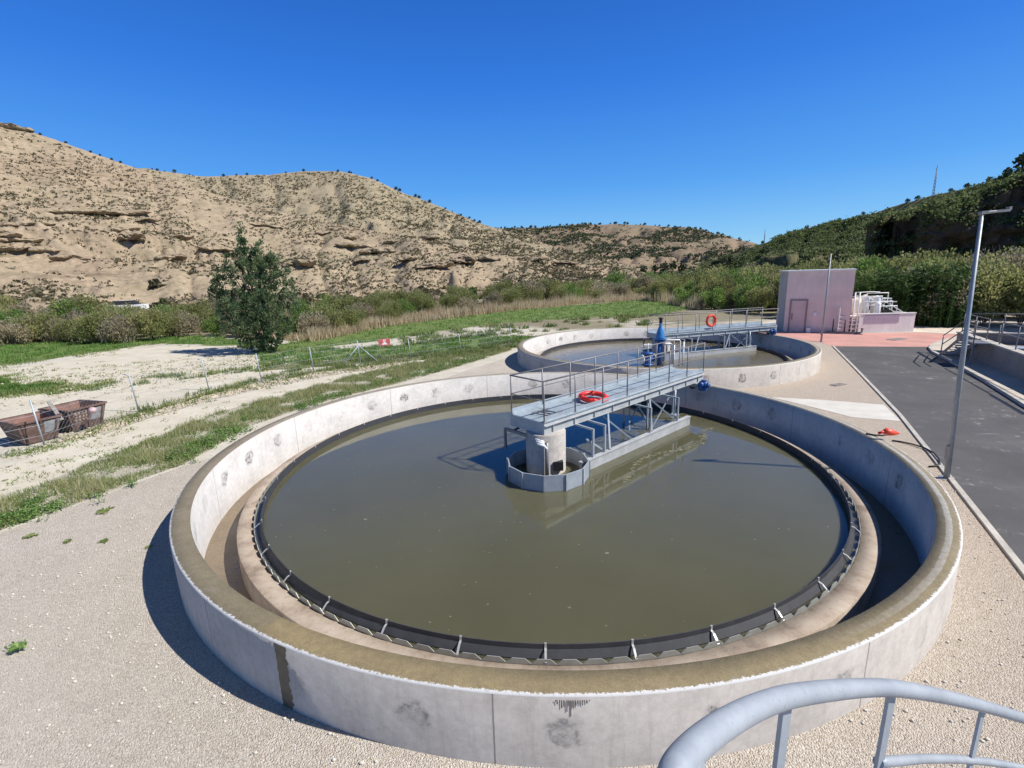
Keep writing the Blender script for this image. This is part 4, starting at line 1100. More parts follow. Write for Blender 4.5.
for (xa, xb, yy, hh) in ledge_px:
    (q_, p) = min(_gp, key=lambda e: (e[0][0]-(xa+xb)/2)**2+(e[0][1]-yy)**2)
    dist = hypot(p[0], p[1]); wdt = (xb-xa)*dist/FOC*1.05; rx = Vector((p[1], -p[0], 0)).normalized(); fw_ = Vector((-p[0], -p[1], 0)).normalized()
    b = MB(); n, m = 34, 22; c = Vector(p)+Vector((0, 0, hh*.35)); hs = hh*.66; sd = random.random()*50; tilt = U(-.05, .08)
    k0 = len(b.v)
    for i in range(n+1):
        u = -1+2*i/n; prof = (1-abs(u)**3.0)**.5 if abs(u) < 1 else 0
        for j in range(m):
            t = pi*(j/(m-1))            # 0 top back .. pi underside back
            zz = cos(t); ff = sin(t)**.6
            if zz < 0: ff *= (1+zz*.75)      # undercut
            q = c+rx*(u*wdt*.55)+fw_*((ff*2.4*hs*.8-3.0*hs*.5)*prof)+Vector((0, 0, (zz*hs*.55)*prof+u*wdt*tilt))
            d_ = fbm((q.x*.35+sd, q.y*.35, q.z*.9), 4); q += fw_*d_*hs*.8*prof+Vector((0, 0, fbm((q.x*.3, q.y*.3+sd, 1), 3)*hs*.3))
            b.add([q])
    for i in range(n):
        for j in range(m-1): A = k0+i*m+j; b.face((A, A+1, A+m+1, A+m), 0, False)
    struct(b.build('rock_ledge', 'hillA'))
hC, gC, nC = hill('hill', [(420, 235), (480, 227), (500, 228), (540, 227), (580, 224), (640, 225), (690, 227), (720, 234), (750, 242), (800, 256)],
    [], [(-10, 330), (30, 300)], [(-10, 760), (12, 800), (20, 760), (31, 600)], 'hillC', nb=260, nt=80, amp=6, ledge=4, seed=11.1, gully=5)
hR, gR, nR = hill('hill', [(700, 263), (740, 252), (780, 236), (815, 226), (850, 218), (890, 207), (930, 196), (960, 190), (985, 184), (1010, 172), (1024, 166)],
    [(50, .16), (70, .2)], [(20, 190), (30, 150), (40, 100), (50, 85), (70, 80)], [(20, 330), (30, 300), (40, 250), (50, 220), (70, 200)], 'hillR', nb=300, nt=100, amp=3.5, ledge=2, seed=15.5, gully=4)
def cliff():
    tab = sorted(azel(*p) for p in ((868, 222), (885, 214), (904, 210), (925, 204), (941, 200), (960, 194), (985, 187), (1010, 175), (1060, 160)))
    b = MB(); a0, a1 = tab[0][0], 62; n = 170; m = 60; g = []
    for i in range(n+1):
        az = a0+(a1-a0)*i/n; te = interp(az, tab); r0 = 118+10*fbm((az*.35, 0, 5), 3)+ (14 if az < a0+2 else 0); a = radians(az); row = []
        for j in range(m+1):
            t = j/m; zt = CAMH+r0*te-1.2*abs(fbm((az*1.5, 2, 2), 3))
            if t < .8: z = -1+(zt+1)*(t/.8); r_ = r0+z*.32
            else: z = zt+(t-.8)*4; r_ = r0+zt*.32+(t-.8)*150
            q = Vector((r_*sin(a)*.06, r_*cos(a)*.06, z*.16)); nn = fbm(q, 5)
            r_ += (nn*5+abs(fbm(q*2.7, 4))*3)*(1 if t < .9 else .3)
            row.append((r_*sin(a), r_*cos(a), z))
        g.append(row); b.add(row)
    for i in range(n):
        for j in range(m): A = i*(m+1)+j; b.face((A, A+m+1, A+m+2, A+1), 0, True)
    struct(b.build('cliff', 'cliff')); return g, m
gK, nK = cliff()
hA['label'] = 'sandy left-hand hillside of layered rock dotted with shrubs'

# ------------------------------------------------------------------ vegetation
def leaf_quad(b, p, size, d=None, asp=.5, tint=.5):
    d = d or Vector((U(-1, 1), U(-1, 1), U(-.4, 1)))
    if d.length < 1e-3: d = Vector((0, 0, 1))
    d = d.normalized(); r = d.cross(Vector((U(-1, 1), U(-1, 1), U(-1, 1))))
    if r.length < 1e-3: r = Vector((1, 0, 0))
    r = r.normalized()*size*asp
    k = b.add([p-d*size*.5, p+r, p+d*size*.5, p-r]); b.face((k, k+1, k+2, k+3)); b.tint.append(tint)
def blade(b, p, h, w, lean, tint):
    a = U(0, 2*pi); s = Vector((cos(a), sin(a), 0))*w; q = Vector(p)
    k = b.add([q-s, q+s, q+lean+Vector((0, 0, h))]); b.face((k, k+1, k+2)); b.tint.append(tint)

def bush_mesh(name, h, r, n, mat, leaf=.16, up=.6, stems=True, clumps=14, bottom=.0):
    b = MB(); b.tint = []
    cl = []
    for i in range(clumps):
        a = U(0, 2*pi); q = sqrt(RN())*r*.75; zc = h*(.28+.55*RN())*(1-.35*(q/r)**2)
        cl.append((Vector((q*cos(a), q*sin(a), zc)), U(.28, .5)*r, U(0, 1)))
    for i in range(n):
        c, cr, ti = random.choice(cl)
        v = Vector((random.gauss(0, 1), random.gauss(0, 1), random.gauss(0, 1))); v = v.normalized()*cr*(RN()**.4)
        v.z *= 1.25
        p = c+v
        if p.z < bottom: p.z = bottom+RN()*h*.3
        d = Vector((v.x*.6, v.y*.6, up*cr+abs(v.z)*.4))
        d += Vector((U(-1, 1), U(-1, 1), U(-1, 1)))*.5*cr
        leaf_quad(b, p, leaf*U(.6, 1.5), d, .32, min(1, max(0, ti*.6+U(0, .4))))
    k0 = len(b.f)
    if stems:
        for i in range(9):
            a = U(0, 2*pi); e = Vector((cos(a)*r*U(.3, .8), sin(a)*r*U(.3, .8), h*U(.6, .98)))
            b.tube([(cos(a)*.1, sin(a)*.1, 0), tuple(e*.5+Vector((0, 0, h*.08))), tuple(e)], [.05, .035, .012], 5, 1, False)
    b.tint += [0]*(len(b.f)-len(b.tint))
    return b.mesh(name, [mat, 'twig'])
random.seed(11)
tam = [bush_mesh('tamarisk', U(3.6, 5), U(2.2, 3.2), 4200, 'tama', .20, 1.2) for _ in range(4)]
tag_ = [bush_mesh('green_bush', U(3, 4), U(2.0, 2.8), 3600, 'tamag', .19, .8) for _ in range(3)]
brn = [bush_mesh('bare_bush', U(3, 4.4), U(1.8, 2.6), 2600, 'brownbush', .22, 1.5) for _ in range(3)]
reed = []
for _ in range(4):
    b = MB(); b.tint = []
    for i in range(700):
        a = U(0, 2*pi); q = sqrt(RN())*1.9; h = U(.7, 1.5)*(1-.3*(q/1.9))
        blade(b, (q*cos(a), q*sin(a), 0), h, .03, Vector((U(-.3, .3), U(-.3, .3), 0)), RN())
    reed.append(b.mesh('reed', 'reed'))
cane = []
for _ in range(3):
    b = MB(); b.tint = []
    for i in range(150):
        a = U(0, 2*pi); q = sqrt(RN())*1.6; h = U(3.2, 5.2); x, y = q*cos(a), q*sin(a); lx, ly = U(-.5, .5), U(-.5, .5)
        blade(b, (x, y, 0), h, .03, Vector((lx, ly, 0)), .3)
        for k in range(14):
            t = U(.15, 1); leaf_quad(b, Vector((x+lx*t, y+ly*t, h*t)), U(.35, .6), Vector((U(-1, 1), U(-1, 1), U(-.2, .8))), .12, RN())
    cane.append(b.mesh('cane', 'cane'))
def plant_obj(name, me, x, y, s, sz, label, cat, group, z=0):
    o = link(name, me, None, (x, y, z), U(0, 6.28)); o.scale = (s, s, sz); return tag(o, label, cat, group)
# front line of the thicket in plan: pixel x -> pixel y of its foot and of its top
front = [(-120, 352, 284), (0, 346, 287), (60, 345, 288), (110, 346, 286), (200, 338, 290), (250, 338, 282), (300, 340, 285), (340, 333, 284), (380, 325, 283), (430, 318, 279), (480, 312, 275), (530, 307, 269), (580, 302, 266), (630, 299, 264), (660, 300, 262), (690, 306, 262), (730, 312, 258), (770, 316, 255)]
def fr_y(x, k): return interp(x, [(f[0], f[k]) for f in front])
random.seed(5)
def putbush(x, rowd, fam, lab, grp, jitter=1.0, sc=1.0):
    yb = fr_y(x, 1); g = Vector(px(x, yb)); u = g.normalized(); g2 = g+u*rowd
    topz = CAMH+g2.length*azel(x, fr_y(x, 2)+U(1, 15))[1]*1.0
    me = random.choice(fam); 
    hh = max(v.co.z for v in me.vertices); s = max(.35, min(2.4, topz/hh))*sc
    nm = me.name.split('.')[0]
    return plant_obj(nm if '_' in nm else nm+'_bush', me, g2.x+U(-.6, .6), g2.y+U(-.6, .6), s*U(.85, 1.15), s*U(.82, 1.04), lab, 'bush', grp)
for row, (dd, n, xs) in enumerate(((1.5, 42, .72), (6, 40, .85), (12, 40, 1.0), (20, 38, 1.0))):
    for i in range(n):
        x = -110+(i+RN())*880/n
        k = RN()
        if 90 < x < 230 and row == 0: k *= .9
        if x > 700: k = k*.7
        if k < .58: putbush(x, dd+U(-1, 2), tam, 'olive tamarisk bush, one of many in the river thicket', 'olive tamarisk bushes of the river thicket', sc=xs)
        elif k < .76: putbush(x, dd+U(-1, 2), tag_, 'fresh green bush, one of several in the river thicket', 'fresh green bushes of the river thicket', sc=xs*.92)
        else: putbush(x, dd+U(-1, 2), brn, 'brownish leafless bush, one of several in the river thicket', 'brownish bare bushes of the river thicket', sc=xs*.95)
# reeds before the thicket: one pale mass of stems that nobody could count
b = MB(); b.tint = []
def scatter_reeds(b, x0, x1, n, dd0, dd1, hh):
    for i in range(n):
        x = U(x0, x1); g = Vector(px(x, fr_y(x, 1))); g = g+g.normalized()*U(dd0, dd1)
        clump = .5+.5*fbm((g.x*.25, g.y*.25, 3), 2)*2
        h = hh*U(.5, 1.1)*max(.35, min(1.25, clump+.3)); blade(b, (g.x, g.y, 0), h, .05, Vector((U(-.3, .3), U(-.3, .3), 0)), RN())
scatter_reeds(b, 310, 440, 5500, -3.5, 2, 1.15); scatter_reeds(b, 420, 560, 6500, -5, 3, 1.5); scatter_reeds(b, 550, 700, 5000, -6, 4, 1.8)
scatter_reeds(b, 240, 310, 600, -1, 1, .9)
tag(b.build('dry_reeds', 'reed'), 'belt of dry pale reeds in front of the thicket', 'reeds', kind='stuff')
# right-hand group behind buildings
random.seed(21)
rt = [(700, 312, 262), (760, 318, 255), (800, 318, 245), (840, 318, 236), (880, 316, 232), (920, 314, 228), (960, 312, 226), (1000, 310, 224), (1060, 310, 222), (1120, 312, 220)]
big = [bush_mesh('willow', 7.5, 3.2, 7500, 'tama', .26, 1.0, True, 22) for _ in range(3)]+[bush_mesh('poplar', 8, 2.8, 6500, 'tamag', .25, .9, True, 22) for _ in range(1)]+[bush_mesh('bare_willow', 7.8, 2.8, 4200, 'brownbush', .28, 1.4, True, 20) for _ in range(1)]
nm_ = {'willow': ('olive willow tree, one of a row behind the pink building', 'olive willows behind the buildings'), 'poplar': ('fresh green tree, one of several behind the pink building', 'fresh green trees behind the buildings'), 'bare_willow': ('brownish leafless tree, one of several behind the basins', 'bare brown trees behind the buildings')}
for row in range(3):
    for i in range(19):
        x = 690+(i+RN())*440/19; r_ = (56, 63, 71)[row]+U(-2, 2)
        if x < 790: r_ += 12
        a, te = azel(x, interp(x, [(q[0], q[2]) for q in rt])+U(4, 20)+(12 if row == 0 else 0))
        a = radians(a); me = random.choice(big); hh = 8.3
        H2 = CAMH+r_*te; s = H2/hh; kind = me.name.split('.')[0]
        plant_obj(kind+'_tree', me, r_*sin(a), r_*cos(a), s*U(.9, 1.15), s*U(.85, 1.0), nm_[kind][0], 'tree', nm_[kind][1])
for i in range(16):
    x = U(905, 965) if i < 11 else U(860, 905); r_ = U(53, 57); a = radians(azel(x, 300)[0])
    plant_obj('cane_clump', random.choice(cane), r_*sin(a), r_*cos(a), 1.0, U(.75, 1.0), 'tall green cane clump, one of those beside the pale dosing basin', 'cane', 'green canes beside the dosing basin')

# lone tree
random.seed(31)
tp = px(263, 352)
lt = thing('lone_tree', 'dense dark green tree standing alone on the sandy yard', 'tree', (tp[0], tp[1], 0))
b = MB(); b.tube([(0, 0, -.1), (.05, 0, .8), (0, .05, 2.2), (-.1, 0, 4.5), (-.4, 0, 7.2)], [.24, .19, .15, .1, .03], 9)
for k in range(16):
    a = U(0, 6.28); z = U(.5, 4); e = Vector((cos(a)*U(1.2, 2.4), sin(a)*U(1.2, 2.4), z+U(1.5, 3)))
    b.tube([(0, 0, z), tuple(Vector((0, 0, z))*.4+e*.6-Vector((0, 0, .2))), tuple(e)], [.08, .05, .015], 6)
b.build('trunk', 'bark', lt)
b = MB(); b.tint = []
lobes = [(-.5, 0, 7.9, .55, 1.2), (-.4, .1, 6.6, 1.0, 1.3), (.9, .2, 6.9, .6, 1.2), (1.5, .1, 6.3, .55, 1.2), (1.9, 0, 5.2, .85, 1.3), (2.5, 0, 4.3, .6, 1.0), (-1.4, .2, 6.0, .8, 1.2), (-2.1, 0, 5.1, .7, 1.2), (-2.7, .1, 4.9, .4, .9), (-2.6, 0, 3.9, .75, 1.1),
    (0, -.8, 5.2, 1.3, 1.4), (1.0, -.9, 4.0, 1.3, 1.5), (-1.2, -.8, 3.9, 1.3, 1.5), (2.2, -.2, 3.2, 1.0, 1.2), (-2.0, -.2, 2.8, 1.1, 1.2), (0, -1.2, 3.0, 1.4, 1.4), (1.5, -.8, 2.2, 1.1, 1.2), (-1.1, -.9, 2.0, 1.1, 1.1), (.4, -.9, 1.5, 1.1, 1.0), (0, 1.0, 4.5, 1.6, 2.2), (.2, 1.1, 2.4, 1.5, 1.5), (1.3, -.5, 1.2, .7, .8), (-.7, -.6, .9, .8, .6), (.3, -.7, .7, .9, .5), (1.0, -.6, .6, .6, .4), (.6, .1, 6.0, .9, 1.2)]
for lx, ly, lz, lr, lh in lobes:
    ncl = int(6+11.5*lr*lh)
    for k in range(ncl):
        v = Vector((random.gauss(0, 1), random.gauss(0, 1), random.gauss(0, 1))).normalized()*(RN()**.35)
        c = Vector((lx+v.x*lr, ly+v.y*lr, max(.35, lz+v.z*lh))); ti = RN(); cr = U(.18, .36)
        up = Vector((v.x*.4, v.y*.4, 1.0))
        for q in range(46):
            w_ = Vector((random.gauss(0, 1), random.gauss(0, 1), random.gauss(0, 1.5))).normalized()*cr*(RN()**.5)
            leaf_quad(b, c+w_, U(.09, .20), w_*1.2+up*.25, .36, ti*.65+U(0, .35))
b.build('crown', 'tree', lt)

# olive bushes near lone tree & left middle
# hillside shrubs
random.seed(41)
def shrub_mesh(mat, k=26):
    b = MB(); b.tint = []
    for i in range(k):
        v = Vector((random.gauss(0, 1), random.gauss(0, 1), abs(random.gauss(0, 1)))).normalized()*U(.5, 1)
        leaf_quad(b, Vector((v.x*.6, v.y*.6, v.z*.75+.05)), U(.4, .7), None, .55, RN())
    return b.mesh('shrub', mat)
shr = [shrub_mesh('scrub', 34) for _ in range(4)]; shd = [shrub_mesh('maquis', 40) for _ in range(4)]
def grid_pt(g, nt, i, t):
    j = t*nt; j0 = int(j); f = j-j0; a = g[i][j0]; b_ = g[i][j0+1]
    return Vector([a[k]+(b_[k]-a[k])*f for k in range(3)])
def stuff_scrub(name, g, nt, n, size, mat, label, dens=None, quads=7, tmax=.99, tmin=.02, hf=.8, lf=1.0):
    b = MB(); b.tint = []
    c = 0; tries = 0
    while c < n and tries < n*30:
        tries += 1
        i = random.randrange(len(g)-1); t = U(tmin, tmax)
        p = grid_pt(g, nt, i, t)
        if dens and RN() > dens(p, i/(len(g)-1), t): continue
        s = size*U(.5, 1.35)*(1+.0*t); ti = RN()
        for q in range(quads):
            v = Vector((random.gauss(0, .45), random.gauss(0, .45), abs(random.gauss(0, .4))))*s
            leaf_quad(b, p+Vector((v.x, v.y, v.z*hf+s*.12)), s*U(.5, .9)*lf, None, .55, min(1, ti*.6+U(0, .4)))
        c += 1
    return tag(b.build(name, mat), label, 'scrub', kind='stuff')
def dA(p, u, t):
    k = fbm((p.x*.03, p.y*.03, 4), 3); return max(.06, min(1, .25+1.7*k+.6*t+.8*max(0, mnoise.noise(Vector((p.x*.11, p.y*.11, 8))))))
stuff_scrub('hillside_scrub', gA, nA, 25000, .56, 'scrub', 'low brown-green scrub dotted over the near sandy hillside', dA, 6)
stuff_scrub('hillside_scrub', gB, nB, 17000, .95, 'scrub', 'low scrub dotted over the rounded hill behind', dA, 5)
stuff_scrub('hillside_scrub', gC, nC, 11500, 2.5, 'pine', 'dark scrub and pines on the far hill', lambda p, u, t: max(.05, min(1, .45+2.2*fbm((p.x*.008, p.y*.008, 2), 3)-(.25 if u > .55 else -.2))), 6)
stuff_scrub('hillside_scrub', gR, nR, 19000, 1.35, 'maquis', 'dense dark green scrub covering the right-hand hill', lambda p, u, t: max(.12, min(1, .65+1.5*fbm((p.x*.03, p.y*.03, 4), 3))), 18, lf=.58)
stuff_scrub('hillside_scrub', gK, nK, 2600, 1.2, 'maquis', 'dark bushes growing on the rock face of the right-hand hill', lambda p, u, t: 1 if t > .72 else max(0, .25+1.5*fbm((p.x*.1, p.y*.1, p.z*.1), 2)), 22, .98, .02, .8, .42)
# single shrubs along the foot of the near hill
for i in range(130):
    gi = random.randrange(40, int(len(gA)*.93)); t = abs(random.gauss(0, .10))+.035
    if t > .6: continue
    p = grid_pt(gA, nA, gi, t); me = random.choice(shd if RN() < .45 else shr); s = U(1.0, 2.3)*(.8+.4*RN())
    dk = me in shd
    plant_obj('hillside_shrub', me, p.x, p.y, s, s, 'dark shrub low on the sandy hillside, one of many' if dk else 'pale olive shrub low on the sandy hillside, one of many', 'shrub', 'dark shrubs on the lower sandy hillside' if dk else 'pale olive shrubs on the lower sandy hillside', p.z-.1)
# skyline trees
pinem = []
for _ in range(3):
    b = MB(); b.tint = []
    b.tube([(0, 0, -.3), (0, 0, 1.0)], [.12, .05], 5)
    b.tint += [0]*(len(b.f)-len(b.tint))
    for k in range(110):
        v = Vector((random.gauss(0, 1), random.gauss(0, 1), random.gauss(0, .9))).normalized()*RN()**.4
        leaf_quad(b, Vector((v.x*1.0, v.y*1.0, .95+v.z*1.0)), U(.3, .6), None, .5, RN())
    pinem.append(b.mesh('skyline_tree', 'pine'))
def ridge_tree(g, nt, x, s, group, label):
    best = min(range(len(g)), key=lambda i: abs(proj_x(Vector(g[i][nt]))-x)); q = max(g[best][int(nt*.9):nt+6], key=lambda p: (p[2]-CAMH)/hypot(p[0], p[1]))
    plant_obj('skyline_tree', random.choice(pinem), q[0], q[1], s, s, label, 'tree', group, q[2]-.15)
for x in (136, 150, 158, 166, 176, 190, 225, 236, 249, 284, 301, 338, 350, 352, 372, 378, 395, 400, 416, 421, 428, 446, 452, 462, 468, 476, 482):
    ridge_tree(gB, nB, x+U(-2, 2), U(.45, 1.3), 'small trees along the rounded hill skyline', 'small dark tree on the skyline of the rounded hill')
for x in (88, 91, 68, 40, 101, 110, 122):
    ridge_tree(gA, nA, x+U(-2, 2), U(.3, .6), 'small shrubs along the near hill skyline', 'small dark shrub on the skyline of the near left hill')
for i in range(46):
    ridge_tree(gC, nC, 498+i*5+U(-5, 5), U(.7, 2.3), 'pines along the far hill skyline', 'small dark pine on the skyline of the far hill')
for x in (744, 764, 788, 805, 842, 861, 905, 915, 950, 965, 990, 1003):
    ridge_tree(gR, nR, x+U(-3, 3), U(.6, 1.2), 'bushes along the right hill skyline', 'dark bush on the skyline of the right-hand hill')
ridge_tree(gR, nR, 1022, 2.6, None, 'taller dark tree on the skyline at the right edge')
# dark round trees at the foot of the far hill
for x, y, w in ((655, 259, 8), (664, 257, 9), (673, 256, 9), (683, 257, 10), (625, 262, 8), (634, 261, 9), (643, 260, 9), (618, 258, 6), (714, 255, 9), (722, 252, 9), (731, 250, 8)):
    r_ = 300; a, te = azel(x, y+5); a = radians(a)
    s = w*r_/FOC/2.2*1.0
    plant_obj('round_tree', random.choice(pinem), r_*sin(a), r_*cos(a), s, s, 'round dark tree at the foot of the far hill', 'tree', 'round dark trees below the far hill', CAMH+r_*te-s*2.0)
    # ground under them is the hill itself

# antenna mast and pole on right hill
def mast(x, ybase, ytop, r_, label, w):
    a, tb = azel(x, ybase+2); _, tt = azel(x, ytop); a = radians(a); z0 = CAMH+r_*tb-1.5; z1 = CAMH+r_*tt
    o = thing('antenna_mast', label, 'mast', (r_*sin(a), r_*cos(a), z0)); h = z1-z0
    m = MB()
    for k in range(3):
        q = k*2.09; m.tube([(w*cos(q), w*sin(q), 0), (w*.5*cos(q), w*.5*sin(q), h)], .07, 4)
        for j in range(int(h/1.0)):
            q2 = q+2.09; m.tube([(w*cos(q)*(1-j*.5/h), w*sin(q)*(1-j*.5/h), j), (w*cos(q2)*(1-j*.5/h), w*sin(q2)*(1-j*.5/h), j+.9)], .035, 3)
    m.build('lattice', 'galv_d', o); MB().tube([(0, 0, h-.5), (0, 0, h+1.2)], .06, 5).build('aerial', 'galv_d', o)
mast(933, 194, 168, 225, 'thin lattice antenna mast on the right-hand hill skyline', .35)
mast(764, 242, 231, 290, 'short thin mast on the low end of the right-hand hill', .25)

# small things at hill foot
def hill_z(g, x, y):
    return min((abs(p[0]-x)+abs(p[1]-y), p[2]) for row in g[::3] for p in row[::2])[1]
a = radians(azel(125, 298)[0]); r_ = 82; cx_, cy_ = r_*sin(a), r_*cos(a)
car = thing('parked_car', 'white car half hidden behind the thicket below the sandy hillside', 'car', (cx_, cy_, 1.75), radians(20))
MB().poly([(-2.2, -.85), (2.2, -.85), (2.2, .85), (-2.2, .85)], .35, .95).build('body', 'white', car)
m = MB(); k = m.add([(-1.5, -.8, .952), (1.4, -.8, .952), (1.4, .8, .952), (-1.5, .8, .952), (-1.1, -.65, 1.5), (.8, -.65, 1.5), (.8, .65, 1.5), (-1.1, .65, 1.5)])
for q in ((0,1,5,4), (1,2,6,5), (2,3,7,6), (3,0,4,7)): m.face([k+i for i in q], 1)
m.face((k+4, k+5, k+6, k+7), 0); m.build('cabin', ['white', 'black'], car)
for x in (-1.4, 1.4):
    for y in (-.86, .7): MB().tube([(x, y, .33), (x, y+.16, .33)], .33, 16).build('wheel', 'black', car)
struct(MB().poly([(cx_-6, cy_-4), (cx_+6, cy_-2), (cx_+6, cy_+6), (cx_-6, cy_+5)], -.5, 1.75).build('embankment', 'hillA'))
for x, lb in ((326, 'white box, largest of the three at the foot of the sandy hillside'), (342, 'small white box, middle of the three below the sandy hillside'), (367, 'small white box, rightmost of the three below the sandy hillside')):
    a, te = azel(x, 279); a = radians(a); r_ = 97; s = 1.3 if x == 326 else .7
    zz = hill_z(gA, r_*sin(a), r_*cos(a))
    o = MB().box((-s*.8, -s*.4, 0), (s*.8, s*.4, s*.8)).box((-s*.85, -s*.45, s*.8), (s*.85, s*.45, s*.9)).build('storage_box', 'white', None, (r_*sin(a), r_*cos(a), max(0, zz-.1)), .3); tag(o, lb, 'box')

# ------------------------------------------------------------------ low vegetation
random.seed(51)
def in_poly(x, y, P):
    r = False; n = len(P)
    for i in range(n):
        (xa, ya), (xb, yb) = P[i], P[(i+1) % n]
        if (ya > y) != (yb > y) and x < (xb-xa)*(y-ya)/(yb-ya)+xa: r = not r
    return r
def strip_blades(b, poly, n, h, w, dens=None, tint=None):
    xs = [p[0] for p in poly]; ys = [p[1] for p in poly]; c = 0; t = 0
    while c < n and t < n*40:
        t += 1; x = U(min(xs), max(xs)); y = U(min(ys), max(ys))
        if not in_poly(x, y, poly): continue
        k = fbm((x*.9, y*.9, 7), 3)
        if dens and RN() > dens(x, y, k): continue
        hh = h*U(.4, 1.2)*max(.4, min(1.5, .9+k)); blade(b, (x, y, 0), hh, w, Vector((U(-.5, .5)*hh, U(-.5, .5)*hh, 0)), min(1, max(0, .45+k*.8+U(-.35, .45)))); c += 1
b = MB(); b.tint = []
ws = weedstrip
strip_blades(b, ws, 46000, .19, .010, lambda x, y, k: min(1, max(.1, .95+1.6*k)))
tag(b.build('roadside_weeds', 'weed'), 'strip of rough green and dry weeds along the gravel edge', 'weeds', kind='stuff')
b = MB(); b.tint = []
ctr = [px(*p) for p in ((-40, 535), (0, 522), (70, 500), (140, 474), (200, 447), (260, 420), (340, 396), (430, 372), (480, 358))]
for i in range(1000):
    k = random.randrange(len(ctr)-1); t = RN(); x = ctr[k][0]*(1-t)+ctr[k+1][0]*t+random.gauss(0, .32); y = ctr[k][1]*(1-t)+ctr[k+1][1]*t+random.gauss(0, .3)
    if fbm((x*.6, y*.6, 1), 2) < -.12: continue
    for j in range(26):
        a = U(0, 6.28); q = U(0, .16); leaf_quad(b, Vector((x+q*cos(a), y+q*sin(a), U(.02, .18))), U(.03, .06), None, .45, RN())
tag(b.build('leafy_weeds', 'weedg'), 'fresh green leafy weeds among the grass at the gravel edge', 'weeds', kind='stuff')
b = MB(); b.tint = []
for k_, v in GP.items():
    v2 = [(x, y) for x, y in v]
    strip_blades(b, v2, 12000 if 'upper' in k_ else 7000, .20, .03, lambda x, y, k: min(1, max(0, .45+2.2*k)))
tag(b.build('meadow_grass', 'grass'), 'green meadow grass beyond the fence', 'grass', kind='stuff')
b = MB(); b.tint = []
dry = [px(*p) for p in ((120, 431), (139, 417), (209, 396), (262, 384), (314, 374), (380, 365), (460, 356), (520, 349), (520, 340), (440, 351), (330, 361), (262, 371), (300, 366), (262, 379), (209, 389), (139, 410))]
strip_blades(b, dry, 9000, .25, .02, lambda x, y, k: min(1, max(0, .45+1.8*k)))
yardp = [px(*p) for p in ((-60, 400), (60, 395), (200, 378), (300, 368), (320, 360), (200, 372), (60, 388), (-60, 392))]
strip_blades(b, yardp, 3000, .2, .03, lambda x, y, k: min(1, max(0, .0+2.5*k)))
tag(b.build('dry_weeds', 'weed'), 'sparse dry weeds along the fence line', 'weeds', kind='stuff')
# dotted tussocks on the salt flat
tm = []
for _ in range(3):
    b = MB(); b.tint = []
    for j in range(40): blade(b, (random.gauss(0, .15), random.gauss(0, .15), 0), U(.15, .4), .03, Vector((U(-.2, .2), U(-.2, .2), 0)), RN())
    tm.append(b.mesh('tussock', 'weed'))
for i in range(110):
    x = U(400, 650); y0 = interp(x, [(400, 342), (500, 329), (650, 319)]); p = px(x, y0+U(-5, 6))
    s = U(.8, 2.0); plant_obj('tussock', random.choice(tm), p[0], p[1], s, s*.8, 'small dark tussock, one of many dotted over the pale flat', 'tussock', 'tussocks dotted over the pale flat beyond the tanks')
# stones along the fence
st_ = MB().blob((0, 0, 0), (.1, .08, .06), 7, 4, .25).mesh('stone', 'kerb')
# scattered tufts over the yard and beyond the meadow edges
b = MB(); b.tint = []
random.seed(71)
def tufts(b, pts, n, spread, h):
    for i in range(n):
        k = random.randrange(len(pts)-1); t = RN(); cx = pts[k][0]*(1-t)+pts[k+1][0]*t+random.gauss(0, spread); cy = pts[k][1]*(1-t)+pts[k+1][1]*t+random.gauss(0, spread)
        if cx > -3 and hypot(cx-C1[0], cy-C1[1]) < R+.3: continue
        q = U(.03, .22)
        for j in range(int(8+60*q)): blade(b, (cx+random.gauss(0, q), cy+random.gauss(0, q), 0), h*U(.4, 1.1), .018, Vector((U(-.1, .1), U(-.1, .1), 0)), RN())
for v in GP.values(): tufts(b, v+v[:1], 330, .8, .17)
tufts(b, [px(*p) for p in ((-40, 372), (60, 375), (150, 372), (240, 362))], 170, 2.6, .13)
tufts(b, [px(*p) for p in ((95, 428), (209, 395), (314, 374), (420, 360), (512, 345))], 300, .5, .2)
tufts(b, [px(*p) for p in ((0, 480), (120, 446), (230, 412), (330, 382))], 60, .9, .08)
tufts(b, [px(*p) for p in ((10, 456), (60, 445), (110, 425))], 60, .35, .12)
tag(b.build('scattered_tufts', 'weed'), 'small scattered grass tufts on the sandy yard and track', 'tufts', kind='stuff')
b = MB()
for i in range(3200):
    pts = [px(*p) for p in ((60, 440), (139, 417), (209, 396), (262, 385), (314, 375), (400, 364))] if i < 2200 else [px(*p) for p in ((0, 400), (150, 375), (300, 362))]
    k = random.randrange(len(pts)-1); t = RN(); sp_ = .38 if i < 2200 else 3.0
    cx = pts[k][0]*(1-t)+pts[k+1][0]*t+random.gauss(0, sp_); cy = pts[k][1]*(1-t)+pts[k+1][1]*t+random.gauss(0, sp_); r_ = U(.02, .07)
    b.blob((cx, cy, r_*.4), (r_*U(.8, 1.5), r_, r_*.7), 6, 4, .25)
tag(b.build('loose_stones', simple('fieldstone', (.42, .36, .27), .9, 0, .45, 2)), 'loose stones along the fence and over the yard', 'stones', kind='stuff')
